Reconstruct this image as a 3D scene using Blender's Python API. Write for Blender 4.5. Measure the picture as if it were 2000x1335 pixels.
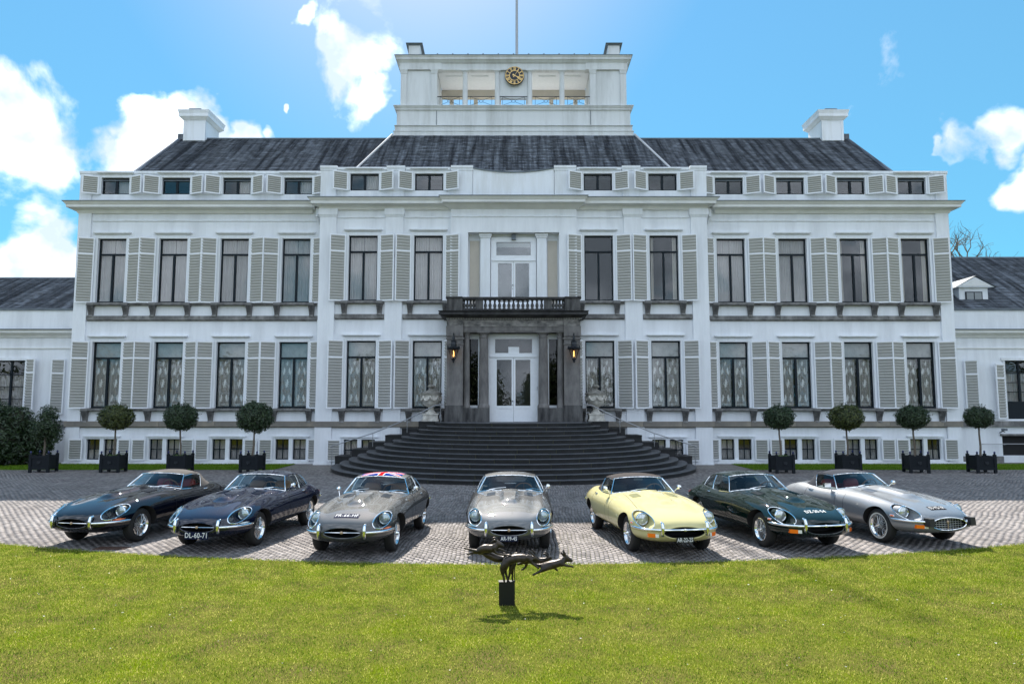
import bpy, bmesh, math, random
import numpy as np
from math import sin, cos, pi, radians, sqrt, atan2, tan
from mathutils import Vector, Matrix
from mathutils.bvhtree import BVHTree

for o in list(bpy.data.objects):
    bpy.data.objects.remove(o)
SC = bpy.context.scene
COL = SC.collection
random.seed(7)

# ------------------------------------------------------------------ camera
EYE = 2.65
cam_d = bpy.data.cameras.new('camera')
cam_d.sensor_fit = 'HORIZONTAL'
cam_d.sensor_width = 36.0
cam_d.lens = 25.2
cam_d.shift_x = -0.0015
cam_d.clip_start = 0.05
cam_d.clip_end = 3000
cam = bpy.data.objects.new('camera', cam_d)
COL.objects.link(cam)
cam.location = (0, 0, EYE)
cam.rotation_euler = (radians(90 + 5.43), 0, 0)
SC.camera = cam

# ------------------------------------------------------------------ light
SUN_EL, SUN_AZ = radians(45.5), radians(-8.5)      # azimuth from +Y towards +X
SC.view_settings.view_transform = 'Standard'
SC.view_settings.look = 'None'
SC.view_settings.exposure = 1.36
SC.view_settings.gamma = 1.0
SC.view_settings.use_curve_mapping = False

sd = bpy.data.lights.new('sun', 'SUN')
sd.energy = 4.5
sd.angle = radians(0.5)
sd.color = (1.0, 0.94, 0.85)
sun = bpy.data.objects.new('sun', sd)
COL.objects.link(sun)
sdir = Vector((sin(SUN_AZ) * cos(SUN_EL), cos(SUN_AZ) * cos(SUN_EL), sin(SUN_EL)))
sun.rotation_euler = sdir.to_track_quat('Z', 'Y').to_euler()
sun.location = (0, 30, 60)

world = bpy.data.worlds.new("World")
SC.world = world
world.use_nodes = True
nt = world.node_tree
nt.nodes.clear()


def N(t, typ, **kw):
    n = t.nodes.new(typ)
    for k, v in kw.items():
        if k.startswith('i_'):
            n.inputs[k[2:].replace('_', ' ')].default_value = v
        else:
            setattr(n, k, v)
    return n


def L(t, a, b):
    t.links.new(a, b)


def mathn(t, op, a, b=None, c=None, clamp=False):
    n = t.nodes.new('ShaderNodeMath')
    n.operation = op
    n.use_clamp = clamp
    for i, v in enumerate((a, b, c)):
        if v is None:
            continue
        if isinstance(v, (int, float)):
            n.inputs[i].default_value = v
        else:
            t.links.new(v, n.inputs[i])
    return n.outputs[0]


def vmath(t, op, a, b=None):
    n = t.nodes.new('ShaderNodeVectorMath')
    n.operation = op
    for i, v in enumerate((a, b)):
        if v is None:
            continue
        if isinstance(v, (tuple, list)):
            n.inputs[i].default_value = v
        else:
            t.links.new(v, n.inputs[i])
    return n


def build_world(t):
    out = N(t, 'ShaderNodeOutputWorld')
    bg = N(t, 'ShaderNodeBackground')
    bg.inputs['Strength'].default_value = 0.15
    sky = N(t, 'ShaderNodeTexSky')
    sky.sky_type = 'NISHITA'
    sky.sun_disc = False
    sky.sun_elevation = SUN_EL
    sky.sun_rotation = SUN_AZ
    sky.air_density = 1.0
    sky.dust_density = 0.6
    sky.ozone_density = 2.2
    # one even grade over the whole sky: deeper blue, softer range
    tg = N(t, 'ShaderNodeTexCoord')
    sg_ = N(t, 'ShaderNodeSeparateXYZ'); cg = N(t, 'ShaderNodeCombineXYZ')
    L(t, tg.outputs['Generated'], sg_.inputs[0])
    L(t, sg_.outputs[0], cg.inputs[0]); L(t, sg_.outputs[1], cg.inputs[1])
    L(t, mathn(t, 'MAXIMUM', sg_.outputs[2], 0.18), cg.inputs[2])
    L(t, cg.outputs[0], sky.inputs['Vector'])
    sp = N(t, 'ShaderNodeSeparateColor'); sp.mode = 'HSV'
    cb = N(t, 'ShaderNodeCombineColor'); cb.mode = 'HSV'
    L(t, sky.outputs[0], sp.inputs[0])
    L(t, mathn(t, 'SUBTRACT', sp.outputs[0], 0.024), cb.inputs[0])
    L(t, mathn(t, 'MINIMUM', mathn(t, 'MULTIPLY', sp.outputs[1], 1.68), 0.80), cb.inputs[1])
    L(t, mathn(t, 'MULTIPLY', mathn(t, 'POWER', sp.outputs[2], 0.38), 1.22), cb.inputs[2])
    tc = N(t, 'ShaderNodeTexCoord')
    d = vmath(t, 'NORMALIZE', tc.outputs['Generated'])
    # cumulus: noise in direction space, gathered into a few banks
    nz = N(t, 'ShaderNodeTexNoise')
    nz.inputs['Scale'].default_value = 8.0
    nz.inputs['Detail'].default_value = 10.0
    nz.inputs['Roughness'].default_value = 0.58
    nz.inputs['Distortion'].default_value = 0.25
    L(t, d.outputs[0], nz.inputs['Vector'])
    nb = N(t, 'ShaderNodeTexNoise')
    nb.inputs['Scale'].default_value = 1.7
    nb.inputs['Detail'].default_value = 2.0
    off = vmath(t, 'ADD', d.outputs[0], (3.1, 1.7, 0.4))
    L(t, off.outputs[0], nb.inputs['Vector'])
    # banks: direction of the bank (x, y, z) and its angular reach
    banks = BANKS
    acc = None
    nd = N(t, 'ShaderNodeTexNoise')
    nd.inputs['Scale'].default_value = 14.0
    nd.inputs['Detail'].default_value = 4.0
    L(t, d.outputs[0], nd.inputs['Vector'])
    dj = vmath(t, 'SUBTRACT', nd.outputs['Color'], (0.5, 0.5, 0.5))
    dk = vmath(t, 'MULTIPLY', dj.outputs[0], (0.10, 0.10, 0.10))
    dw = vmath(t, 'ADD', d.outputs[0], dk.outputs[0])
    for (x, y, z, r) in banks:
        dd = vmath(t, 'DISTANCE', dw.outputs[0], (x, y, z))
        m = mathn(t, 'DIVIDE', dd.outputs['Value'], r * 1.0)
        m = mathn(t, 'SUBTRACT', 1.55, m, clamp=False)
        m = mathn(t, 'MULTIPLY', m, 0.95, clamp=True)
        acc = m if acc is None else mathn(t, 'MAXIMUM', acc, m)
    # behind and overhead, unseen broken cloud is added, thickened to brighten the shaded facade
    sep = N(t, 'ShaderNodeSeparateXYZ')
    L(t, d.outputs[0], sep.inputs[0])
    back = mathn(t, 'MULTIPLY_ADD', sep.outputs['Y'], -2.2, 0.75, clamp=True)
    nbl = mathn(t, 'MULTIPLY_ADD', nb.outputs[0], 4.0, -0.72, clamp=True)
    acc2 = mathn(t, 'MAXIMUM', acc, mathn(t, 'MULTIPLY', back, nbl))
    base = mathn(t, 'MULTIPLY_ADD', acc2, 0.62, -0.36)
    v = mathn(t, 'MULTIPLY_ADD', mathn(t, 'SUBTRACT', nz.outputs[0], 0.5), 1.7, base)
    mask = mathn(t, 'POWER', mathn(t, 'MULTIPLY', mathn(t, 'ADD', v, 0.06), 4.4, clamp=True), 1.3)
    nshade = N(t, 'ShaderNodeTexNoise')
    nshade.inputs['Scale'].default_value = 11.0
    nshade.inputs['Detail'].default_value = 5.0
    off2 = vmath(t, 'ADD', d.outputs[0], (0.0, 0.0, 0.03))
    L(t, off2.outputs[0], nshade.inputs['Vector'])
    sh = mathn(t, 'MULTIPLY_ADD', nshade.outputs[0], 4.6, -1.9, clamp=True)
    ccol = N(t, 'ShaderNodeMixRGB')
    ccol.inputs[1].default_value = (2.1, 2.5, 3.0, 1)
    ccol.inputs[2].default_value = (4.6, 5.1, 5.9, 1)
    L(t, sh, ccol.inputs[0])
    mix = N(t, 'ShaderNodeMixRGB')
    L(t, mask, mix.inputs[0])
    L(t, cb.outputs[0], mix.inputs[1])
    L(t, ccol.outputs[0], mix.inputs[2])
    L(t, mix.outputs[0], bg.inputs[0])
    L(t, bg.outputs[0], out.inputs[0])


BANKS = [(bx / sqrt(bx * bx + 1 + bz * bz), 1 / sqrt(bx * bx + 1 + bz * bz), bz / sqrt(bx * bx + 1 + bz * bz), br)
         for bx, bz, br in (
    (-0.386, 0.396, 0.027),
    (-0.446, 0.416, 0.039),
    (-0.310, 0.572, 0.017),
    (-0.345, 0.396, 0.016),
    (0.662, 0.396, 0.026),
    (-0.226, 0.517, 0.057),
    (-0.199, 0.451, 0.023),
    (-0.260, 0.532, 0.029),
    (-0.707, 0.393, 0.068),
    (-0.649, 0.352, 0.039),
    (-0.520, 0.416, 0.039),
    (-0.495, 0.367, 0.064),
    (-0.422, 0.367, 0.051),
    (-0.348, 0.374, 0.023),
    (-0.670, 0.217, 0.058),
    (-0.712, 0.202, 0.051),
    (-0.310, 0.571, 0.012),
    (0.707, 0.405, 0.040),
    (0.726, 0.314, 0.032),
    (0.645, 0.367, 0.029),
    (-0.316, 0.434, 0.006),
    (-0.424, 0.428, 0.023),
    (0.624, 0.378, 0.013),
)]
build_world(nt)
try:
    world.cycles.sampling_method = 'MANUAL'
    world.cycles.sample_map_resolution = 1024
except Exception:
    pass

# ------------------------------------------------------------------ helpers
WL = {}                                            # world location of each thing / part


def tag(o, label=None, cat=None, group=None, kind=None):
    if label: o['label'] = label
    if cat: o['category'] = cat
    if group: o['group'] = group
    if kind: o['kind'] = kind
    return o


def empty(name, loc=(0, 0, 0), rz=0.0):
    o = bpy.data.objects.new(name, None)
    COL.objects.link(o)
    o.location = loc
    o.rotation_euler = (0, 0, rz)
    o.empty_display_size = 0.3
    WL[o.name] = Vector(loc)
    return o


def inst(name, mesh, parent=None, loc=(0, 0, 0), rot=(0, 0, 0), world=False):
    """object on shared mesh data; loc is local to the parent unless world=True (unrotated parents)"""
    o = bpy.data.objects.new(name, mesh)
    COL.objects.link(o)
    l = Vector(loc)
    if parent is not None:
        o.parent = parent
        if world:
            o.location = l - WL[parent.name]
            WL[o.name] = l
        else:
            o.location = l
            WL[o.name] = WL.get(parent.name, Vector((0, 0, 0))) + l
    else:
        o.location = l
        WL[o.name] = l
    o.rotation_euler = rot
    return o


class MB:
    def __init__(s):
        s.v = []; s.f = []; s.m = []

    def add(s, vs, fs, mi=0):
        b = len(s.v)
        s.v.extend([tuple(p) for p in vs])
        for f in fs:
            s.f.append([b + i for i in f]); s.m.append(mi)

    def box(s, x0, x1, y0, y1, z0, z1, mi=0):
        if x0 > x1: x0, x1 = x1, x0
        s.add([(x0, y0, z0), (x1, y0, z0), (x1, y1, z0), (x0, y1, z0),
               (x0, y0, z1), (x1, y0, z1), (x1, y1, z1), (x0, y1, z1)],
              [(0, 3, 2, 1), (4, 5, 6, 7), (0, 1, 5, 4), (1, 2, 6, 5), (2, 3, 7, 6), (3, 0, 4, 7)], mi)
        return s

    def taper(s, x0, x1, y0, y1, z0, z1, p0, p1, mi=0, back=False):
        """box flaring by p0 at the bottom and p1 at the top (front and sides)"""
        b0 = p0 if back else 0; b1 = p1 if back else 0
        s.add([(x0 - p0, y0 - p0, z0), (x1 + p0, y0 - p0, z0), (x1 + p0, y1 + b0, z0), (x0 - p0, y1 + b0, z0),
               (x0 - p1, y0 - p1, z1), (x1 + p1, y0 - p1, z1), (x1 + p1, y1 + b1, z1), (x0 - p1, y1 + b1, z1)],
              [(0, 3, 2, 1), (4, 5, 6, 7), (0, 1, 5, 4), (1, 2, 6, 5), (2, 3, 7, 6), (3, 0, 4, 7)], mi)
        return s

    def tube(s, pts, r, n=6, closed=False, mi=0, caps=True):
        pts = [Vector(p) for p in pts]
        k = len(pts)
        rs = r if isinstance(r, (list, tuple)) else [r] * k
        b = len(s.v)
        up0 = None
        for i, p in enumerate(pts):
            if closed:
                t = pts[(i + 1) % k] - pts[i - 1]
            else:
                t = pts[min(i + 1, k - 1)] - pts[max(i - 1, 0)]
            if t.length < 1e-9: t = Vector((0, 0, 1))
            t.normalize()
            if up0 is None:
                up0 = Vector((0, 0, 1)) if abs(t.z) < 0.9 else Vector((1, 0, 0))
            a = t.cross(up0)
            if a.length < 1e-6: a = t.cross(Vector((0, 1, 0)))
            a.normalize()
            c = a.cross(t).normalized()
            up0 = c
            for j in range(n):
                an = 2 * pi * j / n
                q = p + (a * cos(an) + c * sin(an)) * rs[i]
                s.v.append(tuple(q))
        for i in range(k if closed else k - 1):
            i2 = (i + 1) % k
            for j in range(n):
                j2 = (j + 1) % n
                s.f.append([b + i * n + j, b + i * n + j2, b + i2 * n + j2, b + i2 * n + j]); s.m.append(mi)
        if not closed and caps:
            s.f.append([b + j for j in range(n)][::-1]); s.m.append(mi)
            s.f.append([b + (k - 1) * n + j for j in range(n)]); s.m.append(mi)
        return s

    def lathe(s, prof, c=(0, 0, 0), n=16, axis='z', mi=0, sweep=2 * pi):
        b = len(s.v)
        full = abs(sweep - 2 * pi) < 1e-6
        m = n if full else n + 1
        for (r, h) in prof:
            for j in range(m):
                a = sweep * j / n
                if axis == 'z': p = (c[0] + r * cos(a), c[1] + r * sin(a), c[2] + h)
                elif axis == 'x': p = (c[0] + h, c[1] + r * cos(a), c[2] + r * sin(a))
                else: p = (c[0] + r * cos(a), c[1] - h, c[2] + r * sin(a))
                s.v.append(p)
        for i in range(len(prof) - 1):
            for j in range(n):
                j2 = (j + 1) % m
                s.f.append([b + i * m + j, b + i * m + j2, b + (i + 1) * m + j2, b + (i + 1) * m + j]); s.m.append(mi)
        return s

    def grid(s, rows, mi=0, flip=False):
        b = len(s.v); w = len(rows[0])
        for r in rows: s.v.extend([tuple(p) for p in r])
        for i in range(len(rows) - 1):
            for j in range(w - 1):
                q = [b + i * w + j, b + i * w + j + 1, b + (i + 1) * w + j + 1, b + (i + 1) * w + j]
                s.f.append(q[::-1] if flip else q); s.m.append(mi)
        return s

    def prism(s, poly, y0, y1, mi=0):
        """polygon in (x, z) extruded from y0 to y1"""
        n = len(poly); b = len(s.v)
        for y in (y0, y1):
            for (x, z) in poly: s.v.append((x, y, z))
        s.f.append([b + i for i in range(n)]); s.m.append(mi)
        s.f.append([b + n + i for i in range(n)][::-1]); s.m.append(mi)
        for i in range(n):
            j = (i + 1) % n
            s.f.append([b + i, b + n + i, b + n + j, b + j]); s.m.append(mi)
        return s

    def mesh(s, name, mats, smooth=False, sharp=35, off=None):
        me = bpy.data.meshes.new(name)
        vs = s.v
        if off is not None:
            ox, oy, oz = off
            vs = [(x - ox, y - oy, z - oz) for x, y, z in vs]
        me.from_pydata(vs, [], s.f)
        if not isinstance(mats, (list, tuple)): mats = [mats]
        for m in mats: me.materials.append(m)
        if len(mats) > 1:
            me.polygons.foreach_set('material_index', s.m)
        if smooth:
            me.polygons.foreach_set('use_smooth', [True] * len(me.polygons))
            me.update()
            try: me.set_sharp_from_angle(angle=radians(sharp))
            except Exception: pass
        me.update()
        return me

    def build(s, name, mats, parent=None, smooth=False, sharp=35, loc=None):
        """vertices in world metres (unrotated parents); origin goes to loc or the lower centre"""
        if loc is None:
            xs = [p[0] for p in s.v]; ys = [p[1] for p in s.v]; zs = [p[2] for p in s.v]
            loc = ((min(xs) + max(xs)) / 2, (min(ys) + max(ys)) / 2, min(zs))
        me = s.mesh(name, mats, smooth, sharp, off=loc)
        return inst(name, me, parent, loc, world=True)

    def local(s, name, mats, parent, smooth=False, sharp=35, loc=(0, 0, 0)):
        """vertices local to the parent"""
        me = s.mesh(name, mats, smooth, sharp, off=loc)
        return inst(name, me, parent, loc)


# ------------------------------------------------------------------ materials
def mat(name, col, rough=0.6, metal=0.0, coat=0.0, var=0.0, vscale=3.0, col2=None, bump=0.0, bscale=40.0,
        spec=0.5, island=0.0, vcon=3.2, streak=None, trans=0.0, coat_rough=0.03):
    m = bpy.data.materials.new(name)
    m.use_nodes = True
    t = m.node_tree
    b = t.nodes['Principled BSDF']
    b.inputs['Roughness'].default_value = rough
    b.inputs['Metallic'].default_value = metal
    b.inputs['Coat Weight'].default_value = coat
    b.inputs['Coat Roughness'].default_value = coat_rough
    b.inputs['Specular IOR Level'].default_value = spec
    b.inputs['Base Color'].default_value = (*col, 1)
    tc = N(t, 'ShaderNodeTexCoord')
    cur = None
    if var > 0 or col2:
        nz = N(t, 'ShaderNodeTexNoise'); nz.inputs['Scale'].default_value = vscale
        nz.inputs['Detail'].default_value = 6; nz.inputs['Roughness'].default_value = 0.62
        if streak:
            mp = N(t, 'ShaderNodeMapping'); mp.inputs['Scale'].default_value = streak
            L(t, tc.outputs['Object'], mp.inputs['Vector']); L(t, mp.outputs[0], nz.inputs['Vector'])
        else:
            L(t, tc.outputs['Object'], nz.inputs['Vector'])
        mx = N(t, 'ShaderNodeMixRGB')
        c2 = col2 if col2 else tuple(c * (1 - var) for c in col)
        mx.inputs[1].default_value = (*c2, 1); mx.inputs[2].default_value = (*col, 1)
        fac = mathn(t, 'MULTIPLY_ADD', nz.outputs[0], vcon, 0.5 - 0.5 * vcon, clamp=True)
        L(t, fac, mx.inputs[0])
        cur = mx.outputs[0]
    if island > 0:
        g = N(t, 'ShaderNodeNewGeometry')
        hv = N(t, 'ShaderNodeHueSaturation')
        v = mathn(t, 'MULTIPLY_ADD', g.outputs['Random Per Island'], 2 * island, 1 - island)
        L(t, v, hv.inputs['Value'])
        if cur is not None: L(t, cur, hv.inputs['Color'])
        else: hv.inputs['Color'].default_value = (*col, 1)
        cur = hv.outputs[0]
    if cur is not None: L(t, cur, b.inputs['Base Color'])
    if bump > 0:
        nb = N(t, 'ShaderNodeTexNoise'); nb.inputs['Scale'].default_value = bscale
        nb.inputs['Detail'].default_value = 5
        L(t, tc.outputs['Object'], nb.inputs['Vector'])
        bp = N(t, 'ShaderNodeBump'); bp.inputs['Strength'].default_value = bump
        bp.inputs['Distance'].default_value = 0.01
        L(t, nb.outputs[0], bp.inputs['Height']); L(t, bp.outputs[0], b.inputs['Normal'])
    if trans > 0:
        out = t.nodes['Material Output']
        tr = N(t, 'ShaderNodeBsdfTranslucent')
        ms = N(t, 'ShaderNodeMixShader'); ms.inputs[0].default_value = trans
        if cur is not None: L(t, cur, tr.inputs[0])
        else: tr.inputs[0].default_value = (*col, 1)
        L(t, b.outputs[0], ms.inputs[1]); L(t, tr.outputs[0], ms.inputs[2])
        L(t, ms.outputs[0], out.inputs[0])
    return m


def glass(name, tint=(0.9, 0.95, 0.95), ior=1.9, rough=0.0, wob=0.0):
    m = bpy.data.materials.new(name)
    m.use_nodes = True
    t = m.node_tree
    for n in list(t.nodes):
        if n.type != 'OUTPUT_MATERIAL': t.nodes.remove(n)
    out = t.nodes['Material Output']
    tr = N(t, 'ShaderNodeBsdfTransparent'); tr.inputs[0].default_value = (*tint, 1)
    gl = N(t, 'ShaderNodeBsdfGlossy'); gl.inputs['Roughness'].default_value = rough
    gl.inputs['Color'].default_value = (1, 1, 1, 1)
    ge = N(t, 'ShaderNodeNewGeometry')
    dt = vmath(t, 'DOT_PRODUCT', ge.outputs['Normal'], ge.outputs['Incoming'])
    f0 = ((ior - 1) / (ior + 1)) ** 2 * 1.15
    pw = mathn(t, 'POWER', mathn(t, 'SUBTRACT', 1.0, mathn(t, 'ABSOLUTE', dt.outputs['Value']), clamp=True), 5.0)
    frv = mathn(t, 'MULTIPLY_ADD', pw, 1 - f0, f0, clamp=True)
    ms = N(t, 'ShaderNodeMixShader')
    if wob > 0:
        tc = N(t, 'ShaderNodeTexCoord'); nz = N(t, 'ShaderNodeTexNoise')
        nz.inputs['Scale'].default_value = 1.3
        L(t, tc.outputs['Object'], nz.inputs['Vector'])
        bp = N(t, 'ShaderNodeBump'); bp.inputs['Strength'].default_value = wob; bp.inputs['Distance'].default_value = 0.02
        L(t, nz.outputs[0], bp.inputs['Height']); L(t, bp.outputs[0], gl.inputs['Normal'])
    L(t, frv, ms.inputs[0]); L(t, tr.outputs[0], ms.inputs[1]); L(t, gl.outputs[0], ms.inputs[2])
    L(t, ms.outputs[0], out.inputs[0])
    return m


def plaster(name, col, dirt, brick=True):
    """painted brickwork: faint courses under white paint, a little grime"""
    m = mat(name, col, 0.75)
    t = m.node_tree; b = t.nodes['Principled BSDF']
    tc = N(t, 'ShaderNodeTexCoord')
    mp = N(t, 'ShaderNodeMapping'); mp.inputs['Rotation'].default_value = (radians(90), 0, 0)
    L(t, tc.outputs['Object'], mp.inputs['Vector'])
    n1 = N(t, 'ShaderNodeTexNoise'); n1.inputs['Scale'].default_value = 0.5; n1.inputs['Detail'].default_value = 8
    n1.inputs['Roughness'].default_value = 0.65
    mp2 = N(t, 'ShaderNodeMapping'); mp2.inputs['Scale'].default_value = (2.2, 1, 0.35)
    L(t, tc.outputs['Object'], mp2.inputs['Vector']); L(t, mp2.outputs[0], n1.inputs['Vector'])
    mx = N(t, 'ShaderNodeMixRGB'); mx.inputs[1].default_value = (*dirt, 1); mx.inputs[2].default_value = (*col, 1)
    n3 = N(t, 'ShaderNodeTexNoise'); n3.inputs['Scale'].default_value = 1.0; n3.inputs['Detail'].default_value = 6
    mp3 = N(t, 'ShaderNodeMapping'); mp3.inputs['Scale'].default_value = (5.0, 1, 0.45)
    L(t, tc.outputs['Object'], mp3.inputs['Vector']); L(t, mp3.outputs[0], n3.inputs['Vector'])
    f1 = mathn(t, 'MULTIPLY_ADD', n1.outputs[0], 4.0, -1.15, clamp=True)
    f2 = mathn(t, 'MULTIPLY_ADD', n3.outputs[0], 1.1, 0.42, clamp=True)
    f = mathn(t, 'MULTIPLY', f1, f2)
    L(t, f, mx.inputs[0]); L(t, mx.outputs[0], b.inputs['Base Color'])
    n2 = N(t, 'ShaderNodeTexNoise'); n2.inputs['Scale'].default_value = 25; n2.inputs['Detail'].default_value = 4
    L(t, tc.outputs['Object'], n2.inputs['Vector'])
    bp = N(t, 'ShaderNodeBump'); bp.inputs['Distance'].default_value = 0.01; bp.inputs['Strength'].default_value = 0.35
    if brick:
        bt = N(t, 'ShaderNodeTexBrick'); bt.inputs['Scale'].default_value = 1.0
        bt.inputs['Brick Width'].default_value = 0.22; bt.inputs['Row Height'].default_value = 0.065
        bt.inputs['Mortar Size'].default_value = 0.006; bt.inputs['Mortar Smooth'].default_value = 0.6
        L(t, mp.outputs[0], bt.inputs['Vector'])
        h = mathn(t, 'MULTIPLY_ADD', bt.outputs['Fac'], -0.5, n2.outputs[0])
        L(t, h, bp.inputs['Height'])
    else:
        L(t, n2.outputs[0], bp.inputs['Height'])
    L(t, bp.outputs[0], b.inputs['Normal'])
    return m


M_white = plaster('white_painted_brick', (0.79, 0.815, 0.86), (0.64, 0.66, 0.70))
M_trim = plaster('white_painted_trim', (0.775, 0.805, 0.86), (0.60, 0.61, 0.61), brick=False)
M_tower = plaster('tower_paint', (0.66, 0.68, 0.70), (0.46, 0.47, 0.47), brick=False)
M_cornice = mat('cornice_paint', (0.76, 0.765, 0.76), 0.7, var=0.14, vscale=1.2)
M_woodwhite = mat('white_gloss_wood', (0.80, 0.825, 0.87), 0.45, var=0.06, vscale=6)
M_slat = mat('grey_beige_slat', (0.53, 0.53, 0.515), 0.6, var=0.06, vscale=1.2)
M_frame = mat('dark_window_paint', (0.006, 0.012, 0.018), 0.5, spec=.2, bump=0.1)
M_lead = mat('lead_flashing', (0.14, 0.17, 0.2), 0.6, var=0.3)
M_stone = mat('grey_sandstone', (0.255, 0.25, 0.245), 0.85, col2=(0.075, 0.075, 0.078), vscale=2.4, bump=0.5, bscale=30)
M_sandband = mat('weathered_sandstone_band', (0.30, 0.265, 0.215), 0.85, col2=(0.13, 0.125, 0.12), vscale=0.9, bump=0.4)
M_portico = mat('portico_sandstone', (0.205, 0.195, 0.19), 0.9, col2=(0.10, 0.096, 0.096), vscale=1.6, bump=0.6, bscale=22, streak=(2.0, 2.0, 0.7))
M_blackstone = mat('soot_black_stone', (0.11, 0.108, 0.108), 0.9, col2=(0.018, 0.018, 0.02), vscale=1.5, bump=0.6, bscale=22, streak=(2.2, 2.0, 0.6))
M_soot = mat('soot_dark_cornice', (0.05, 0.05, 0.052), 0.9, col2=(0.016, 0.016, 0.018), vscale=3, bump=0.5)
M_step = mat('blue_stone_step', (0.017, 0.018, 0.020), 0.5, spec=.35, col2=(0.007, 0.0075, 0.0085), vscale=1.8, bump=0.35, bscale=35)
M_tread = mat('sky_lit_tread_stone', (0.080, 0.083, 0.090), 0.6, col2=(0.045, 0.047, 0.053), vscale=2.5, bump=0.3)  # paler colour on treads and nosings imitates sky light caught on their edges
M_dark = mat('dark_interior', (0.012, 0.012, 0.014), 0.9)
M_glass = glass('window_glass', (0.95, 0.96, 0.96), 1.5, wob=0.03)
M_glass_sky = glass('reflecting_door_glass', (0.8, 0.84, 0.84), 1.85, wob=0.05)
M_glass_dark = glass('tinted_old_glass', (0.4, 0.42, 0.42), 1.4, wob=0.02)
M_curtain = mat('sheer_curtain', (0.62, 0.585, 0.575), 0.9, var=0.1, vscale=2, trans=0.3)
M_lace = mat('lace_curtain', (0.52, 0.49, 0.455), 0.9, col2=(0.27, 0.25, 0.23), vscale=26, trans=0.25)
M_motif = mat('lace_motif_thread', (0.78, 0.77, 0.75), 0.9)
M_blind = mat('grey_roller_blind', (0.40, 0.40, 0.385), 0.8, var=0.2, vscale=5)
M_drape = mat('beige_drape', (0.5, 0.46, 0.4), 0.9, var=0.15)
M_beige = mat('beige_panel', (0.55, 0.50, 0.43), 0.7, var=0.08)
M_black_metal = mat('black_iron', (0.012, 0.016, 0.022), 0.4, metal=0.3)
M_rail = mat('steel_handrail', (0.35, 0.36, 0.38), 0.35, metal=0.9)
M_gold = mat('gilding', (0.80, 0.55, 0.22), 0.4, metal=0.6)
M_clock = mat('clock_face_black', (0.008, 0.012, 0.022), 0.35)
M_bronze = mat('dark_bronze', (0.07, 0.055, 0.045), 0.38, metal=0.75, col2=(0.03, 0.028, 0.026), vscale=14, bump=0.3, bscale=50)
M_urn = mat('urn_limestone', (0.64, 0.62, 0.57), 0.85, col2=(0.34, 0.32, 0.29), vscale=5, bump=0.6, bscale=25)
M_planter = mat('black_planter_paint', (0.007, 0.010, 0.014), 0.6, spec=.2, bump=0.12, bscale=30)
M_bluecap = mat('dark_blue_finial', (0.012, 0.02, 0.10), 0.3)
M_bark = mat('grey_bark', (0.16, 0.13, 0.10), 0.9, var=0.4, vscale=12, bump=0.6)


def slate_mat(name):
    m = mat(name, (0.15, 0.168, 0.20), 0.65, col2=(0.014, 0.018, 0.028), vscale=0.9, streak=(4.5, 0.22, 0.22), vcon=4.2, island=0.42, bump=0.3, bscale=30)
    return m


M_slate = slate_mat('roof_slate')
# ================================================================== THE SETTING
def sheet(name, x0, x1, y0, y1, z, m, parent=None):
    mb = MB(); mb.add([(x0, y0, z), (x1, y0, z), (x1, y1, z), (x0, y1, z)], [(0, 1, 2, 3)])
    o = mb.build(name, m, parent, loc=(0, 0, 0)); tag(o, kind='structure'); return o


def lawn_edge(x):
    return 12.6 + 0.0185 * min(abs(x), 14) ** 2


M_earth = mat('soil_and_far_grass', (0.075, 0.10, 0.03), 0.95, col2=(0.05, 0.055, 0.03), vscale=0.3)
M_joint = mat('sand_and_moss_joint', (0.10, 0.095, 0.06), 0.95, col2=(0.045, 0.055, 0.02), vscale=1.2)
M_paver = mat('clay_paver', (0.215, 0.198, 0.192), 0.85, col2=(0.165, 0.15, 0.146), spec=.2, vscale=0.55, island=0.32, bump=0.4, bscale=60)
M_lawnbase = mat('lawn_soil', (0.085, 0.115, 0.004), 0.95, spec=0, col2=(0.10, 0.085, 0.03), vscale=1.1)
M_strip = mat('lawn_strip_grass', (0.10, 0.16, 0.02), 0.9, col2=(0.07, 0.10, 0.015), vscale=4, bump=0.8, bscale=60)

sheet('ground', -300, 300, -300, 400, -0.06, M_earth)


def paver_far_mat():
    m = mat('far_paving', (0.30, 0.28, 0.265), 0.75)
    t = m.node_tree; b = t.nodes['Principled BSDF']
    tc = N(t, 'ShaderNodeTexCoord'); mp = N(t, 'ShaderNodeMapping'); mp.inputs['Rotation'].default_value = (0, 0, radians(90))
    L(t, tc.outputs['Object'], mp.inputs['Vector'])
    bt = N(t, 'ShaderNodeTexBrick'); bt.inputs['Scale'].default_value = 1
    bt.inputs['Brick Width'].default_value = 0.2; bt.inputs['Row Height'].default_value = 0.085
    bt.inputs['Mortar Size'].default_value = 0.006
    bt.inputs['Color1'].default_value = (0.20,0.185,0.175, 1); bt.inputs['Color2'].default_value = (0.13,0.12,0.115,1)
    bt.inputs['Mortar'].default_value = (0.07, 0.07, 0.045, 1)
    L(t, mp.outputs[0], bt.inputs['Vector']); L(t, bt.outputs['Color'], b.inputs['Base Color'])
    return m


sheet('pavement', -60, 60, 11.8, 42, -0.016, M_joint)
sheet('far_pavement', -60, 60, 32.4, 36.9, -0.002, paver_far_mat())


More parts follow.
